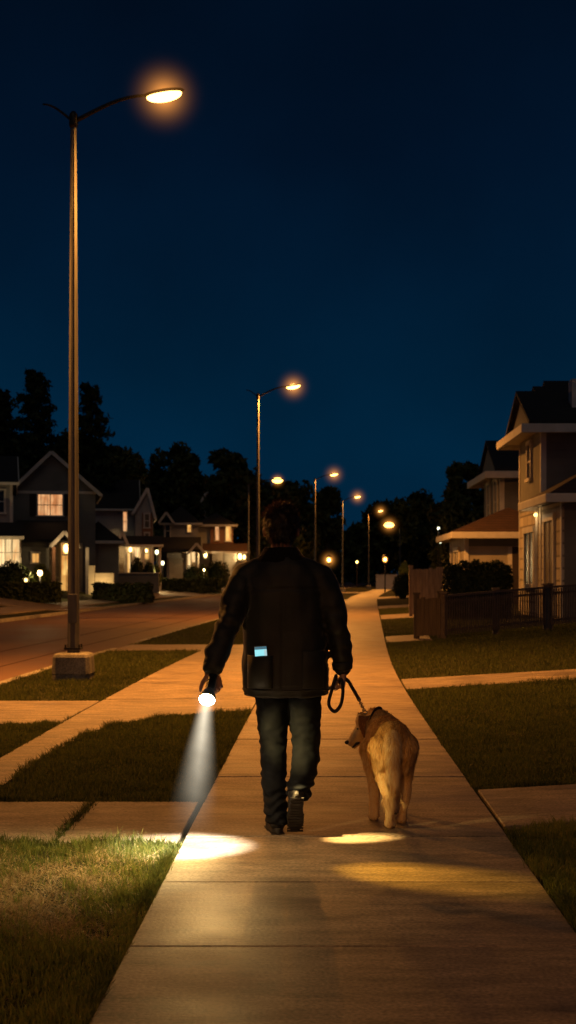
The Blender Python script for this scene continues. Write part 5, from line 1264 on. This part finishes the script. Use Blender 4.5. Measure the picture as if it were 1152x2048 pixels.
# legs: front left, front right, hind left, hind right
def fleg(mb, top, elbow, wr, paw): mb.chain([top, elbow, wr, paw], [0.072, 0.048, 0.030, 0.027])
FLp, FRp = dw(748, 1637, 8.62), dw(775, 1625, 8.86)
FLp.z = 0.03; FRp.z = 0.03
fleg(d_, dp(-0.085, 0.40, 0.40), Vector((FLp.x+0.005, FLp.y+0.06, 0.27)), Vector((FLp.x+0.003, FLp.y+0.012, 0.115)), FLp+Vector((0, 0, 0.005)))
fleg(d_, dp(0.075, 0.42, 0.40), Vector((0.055, 0.40, 0.27)), Vector((0.05, FRp.y-0.01, 0.12)), Vector((0.045, FRp.y, 0.03)))
HLp, HRp = dw(780, 1655, 8.335), dw(803, 1644, 8.52)
HLp.z = HRp.z = 0.03
d_.chain([dp(-0.055, 0.0, 0.45), dp(-0.056, 0.075, 0.32), Vector((HLp.x-0.006, HLp.y-0.035, 0.17)), Vector((HLp.x-0.002, HLp.y-0.012, 0.08)), HLp], [0.084, 0.054, 0.030, 0.024, 0.025])
d_.chain([dp(0.060, 0.02, 0.45), dp(0.074, 0.14, 0.31), Vector((HRp.x+0.022, HRp.y-0.045, 0.17)), Vector((HRp.x+0.008, HRp.y-0.015, 0.08)), HRp], [0.084, 0.054, 0.030, 0.024, 0.025])
for P_, s in ((FLp, 0.0), (Vector((0.045, FRp.y, 0.03)), 0), (HLp, 0.0), (HRp, 0)):
    d_.ball(Vector((P_.x, P_.y+0.02, 0.026)), (0.033, 0.046, 0.027))
    for k in (-1.1, -0.4, 0.4, 1.1): d_.ball(Vector((P_.x+k*0.017, P_.y+0.055-abs(k)*0.007, 0.018)), (0.0105, 0.019, 0.017))
# tail: hangs straight and bushy
TL = [dp(-0.005, -0.055, 0.535), dp(-0.012, -0.115, 0.49), dp(-0.018, -0.145, 0.40), dp(-0.014, -0.150, 0.30), dp(-0.010, -0.142, 0.27), dp(-0.006, -0.135, 0.235)]
d_.chain(TL, [0.030, 0.030, 0.033, 0.034, 0.024, 0.010])
dm = remesh(d_, 0.0062, 6, 0.5, name='body')
displace(dm, lambda p, n: 0.004*mnoise.noise(Vector((p.x*30, p.y*18, p.z*12)))+0.003*mnoise.noise(p*70))
# coat colour follows the body: russet saddle and ears, cream feathering
mm = bpy.data.materials.new('golden_coat'); mm.use_nodes = True; nt = mm.node_tree; Nn = nt.nodes; Ll = nt.links; bs = Nn['Principled BSDF']
bs.inputs['Roughness'].default_value = 0.6; bs.inputs['Specular IOR Level'].default_value = 0.3
at = Nn.new('ShaderNodeAttribute'); at.attribute_name = 'coat'; nz = Nn.new('ShaderNodeTexNoise'); nz.inputs['Scale'].default_value = 30; nz.inputs['Detail'].default_value = 4
tcn = Nn.new('ShaderNodeTexCoord'); mpn = Nn.new('ShaderNodeMapping'); mpn.inputs['Scale'].default_value = (1.6, 0.6, 0.35); Ll.new(tcn.outputs['Object'], mpn.inputs['Vector']); Ll.new(mpn.outputs[0], nz.inputs['Vector'])
ma = Nn.new('ShaderNodeMath'); ma.operation = 'MULTIPLY_ADD'; ma.inputs[1].default_value = 0.7; Ll.new(nz.outputs['Fac'], ma.inputs[0]); ma.inputs[2].default_value = -0.35
ad = Nn.new('ShaderNodeMath'); ad.operation = 'ADD'; Ll.new(at.outputs['Fac'], ad.inputs[0]); Ll.new(ma.outputs[0], ad.inputs[1])
crn = Nn.new('ShaderNodeValToRGB'); ee = crn.color_ramp.elements; ee[0].position = 0.05; ee[0].color = (0.22, 0.09, 0.025, 1); ee[1].position = 0.95; ee[1].color = (0.86, 0.68, 0.38, 1); qq = ee.new(0.45); qq.color = (0.68, 0.39, 0.11, 1)
Ll.new(ad.outputs[0], crn.inputs['Fac']); Ll.new(crn.outputs['Color'], bs.inputs['Base Color'])
def coat(p):
    v = 0.48-1.1*(p.z-0.46) if p.y < 0.5 else 0.42
    if p.y < -0.07 and abs(p.x) < 0.055: v = 0.78-0.8*max(0, p.z-0.45)
    if p.z < 0.38: v = max(v, 0.50+1.6*(0.38-p.z)); v = min(v, 0.85)
    if (p-HD).length < 0.2:
        v = 0.45 if p.z > HD.z+0.01 else 0.66
        if p.x < HD.x-0.05: v = 0.82
    return max(0, min(1, v))
def set_coat(me, fn):
    a = me.attributes.new('coat', 'FLOAT', 'POINT'); a.data.foreach_set('value', [fn(v.co) for v in me.vertices])
set_coat(dm, coat); db = link('body', dm, mm, dog)
# near ear
def ear(side):
    mb = MB(); rs = []; b0 = HD+Vector((-0.030, side*0.078, 0.052)); 
    for k in range(7):
        t_ = k/6; c_ = b0+Vector((0.004+0.006*t_, side*(0.006+0.020*math.sin(t_*2.2)), -0.112*t_)); wd = 0.022+0.024*math.sin(math.pi*(0.15+0.75*t_))-0.014*t_
        rs.append([c_+Vector((wd*math.cos(2*math.pi*q/14), side*0.009*math.sin(2*math.pi*q/14), 0.006*math.cos(2*math.pi*q/7))) for q in range(14)])
    mb.rings(rs); me = mb.mesh('ear', smooth=True); set_coat(me, lambda p: -0.05); return link('ear', me, mm, dog)
ears = [ear(-1), ear(1)]
mb = MB(); mb.ball(NS+Vector((-0.008, 0, 0.010)), (0.015, 0.018, 0.013)); link('nose', mb.mesh('nose', smooth=True), M['nose'], dog)
for sd in (-1, 1): mb = MB(); mb.ball(HD+Vector((-0.064, sd*0.038, -0.030)), 0.0085); link('eye', mb.mesh('eye', smooth=True), M['eye'], dog)
mb = MB(); mb.chain([HD+sn*0.62+Vector((0.030, -0.034, -0.034)), HD+sn*0.66+Vector((0.008, -0.031, -0.036)), NS+Vector((0.022, -0.018, -0.020))], [0.007, 0.009, 0.004], 8); link('lips', mb.mesh('lips', smooth=True), M['nose'], dog); mb = MB(); mb.chain([HD+sn*0.62+Vector((0.030, 0.034, -0.034)), HD+sn*0.66+Vector((0.008, 0.031, -0.036)), NS+Vector((0.022, 0.018, -0.020))], [0.007, 0.009, 0.004], 8); link('lips', mb.mesh('lips', smooth=True), M['nose'], dog)
# collar round the neck
nc = (HD+dp(-0.03, 0.54, 0.515))/2+Vector((0.012, -0.012, 0.004)); ax = (HD-dp(-0.03, 0.54, 0.515)).normalized(); a1 = ax.cross(Vector((0, 0, 1))).normalized(); a2 = ax.cross(a1)
ring = [nc+a1*0.098*math.cos(q*math.pi/14)+a2*0.098*math.sin(q*math.pi/14) for q in range(29)]
mb = MB(); mb.tube(ring, [0.011]*29, 8, ry=[0.004]*29, ref=tuple(ax)); link('collar', mb.mesh('collar', smooth=True), M['strap'], dog)
# fur
def fur(meshes, count):
    tri = []; 
    for me in meshes:
        me.calc_loop_triangles()
        for t_ in me.loop_triangles: tri.append((me, t_.vertices[:], t_.area))
    ar = np.array([t_[2] for t_ in tri]); cs = np.cumsum(ar/ar.sum()); V = []; Fc = []; cv = []
    for k in np.searchsorted(cs, rng.random(count)):
        me, vi, _ = tri[min(k, len(tri)-1)]; a, b_ = random.random(), random.random()
        if a+b_ > 1: a, b_ = 1-a, 1-b_
        vs = [me.vertices[i] for i in vi]; p = vs[0].co+(vs[1].co-vs[0].co)*a+(vs[2].co-vs[0].co)*b_; n = vs[0].normal
        tail = p.y < -0.07 and abs(p.x) < 0.075 and p.z > 0.12; head = (p-HD).length < 0.085 or (p-NS).length < 0.13 and p.x < HD.x-0.03
        if me is not dm: L_ = 0.012
        elif p.z < 0.06: L_ = 0.007
        elif head: L_ = 0.010
        elif tail: L_ = random.uniform(0.03, 0.06)
        elif p.z < 0.27: L_ = 0.009
        elif p.y < 0.08 and p.z < 0.45: L_ = random.uniform(0.014, 0.032)
        elif p.y > 0.45: L_ = random.uniform(0.02, 0.038)
        else: L_ = random.uniform(0.016, 0.032)
        flow = Vector((0, -0.75, -0.75)) if p.z > 0.5 else Vector((0.0, -0.3, -1.0))
        if tail: flow = Vector((0, -0.05, -1.0))
        if head: flow = -sn.normalized()
        wob = Vector((mnoise.noise(p*14), mnoise.noise(p*14+Vector((7, 0, 0))), mnoise.noise(p*14+Vector((0, 9, 0)))))*0.6
        d = (flow+wob).normalized(); d = (d-n*d.dot(n)*0.8+n*random.uniform(0.15, 0.42)).normalized()
        s_ = d.cross(n); s_ = s_.normalized() if s_.length > 1e-4 else Vector((1, 0, 0)); wd = 0.0021 if not head else 0.0012
        o_ = len(V); q1 = p+d*L_*0.6; q2 = p+d*L_+Vector((0, 0, -0.22*L_))
        V += [tuple(p-s_*wd-n*0.002), tuple(p+s_*wd-n*0.002), tuple(q1+s_*wd*0.8), tuple(q1-s_*wd*0.8), tuple(q2)]; Fc += [(o_, o_+1, o_+2, o_+3), (o_+3, o_+2, o_+4)]
        c_ = -0.05 if me is not dm else coat(p)
        cv += [max(0, min(1, c_+random.uniform(-0.28, 0.28)))]*5
    me = bpy.data.meshes.new('fur'); me.from_pydata(V, [], Fc); a = me.attributes.new('coat', 'FLOAT', 'POINT'); a.data.foreach_set('value', cv); me.update()
    return link('fur', me, mm, db)
fur([dm]+[e_.data for e_ in ears], 42000)
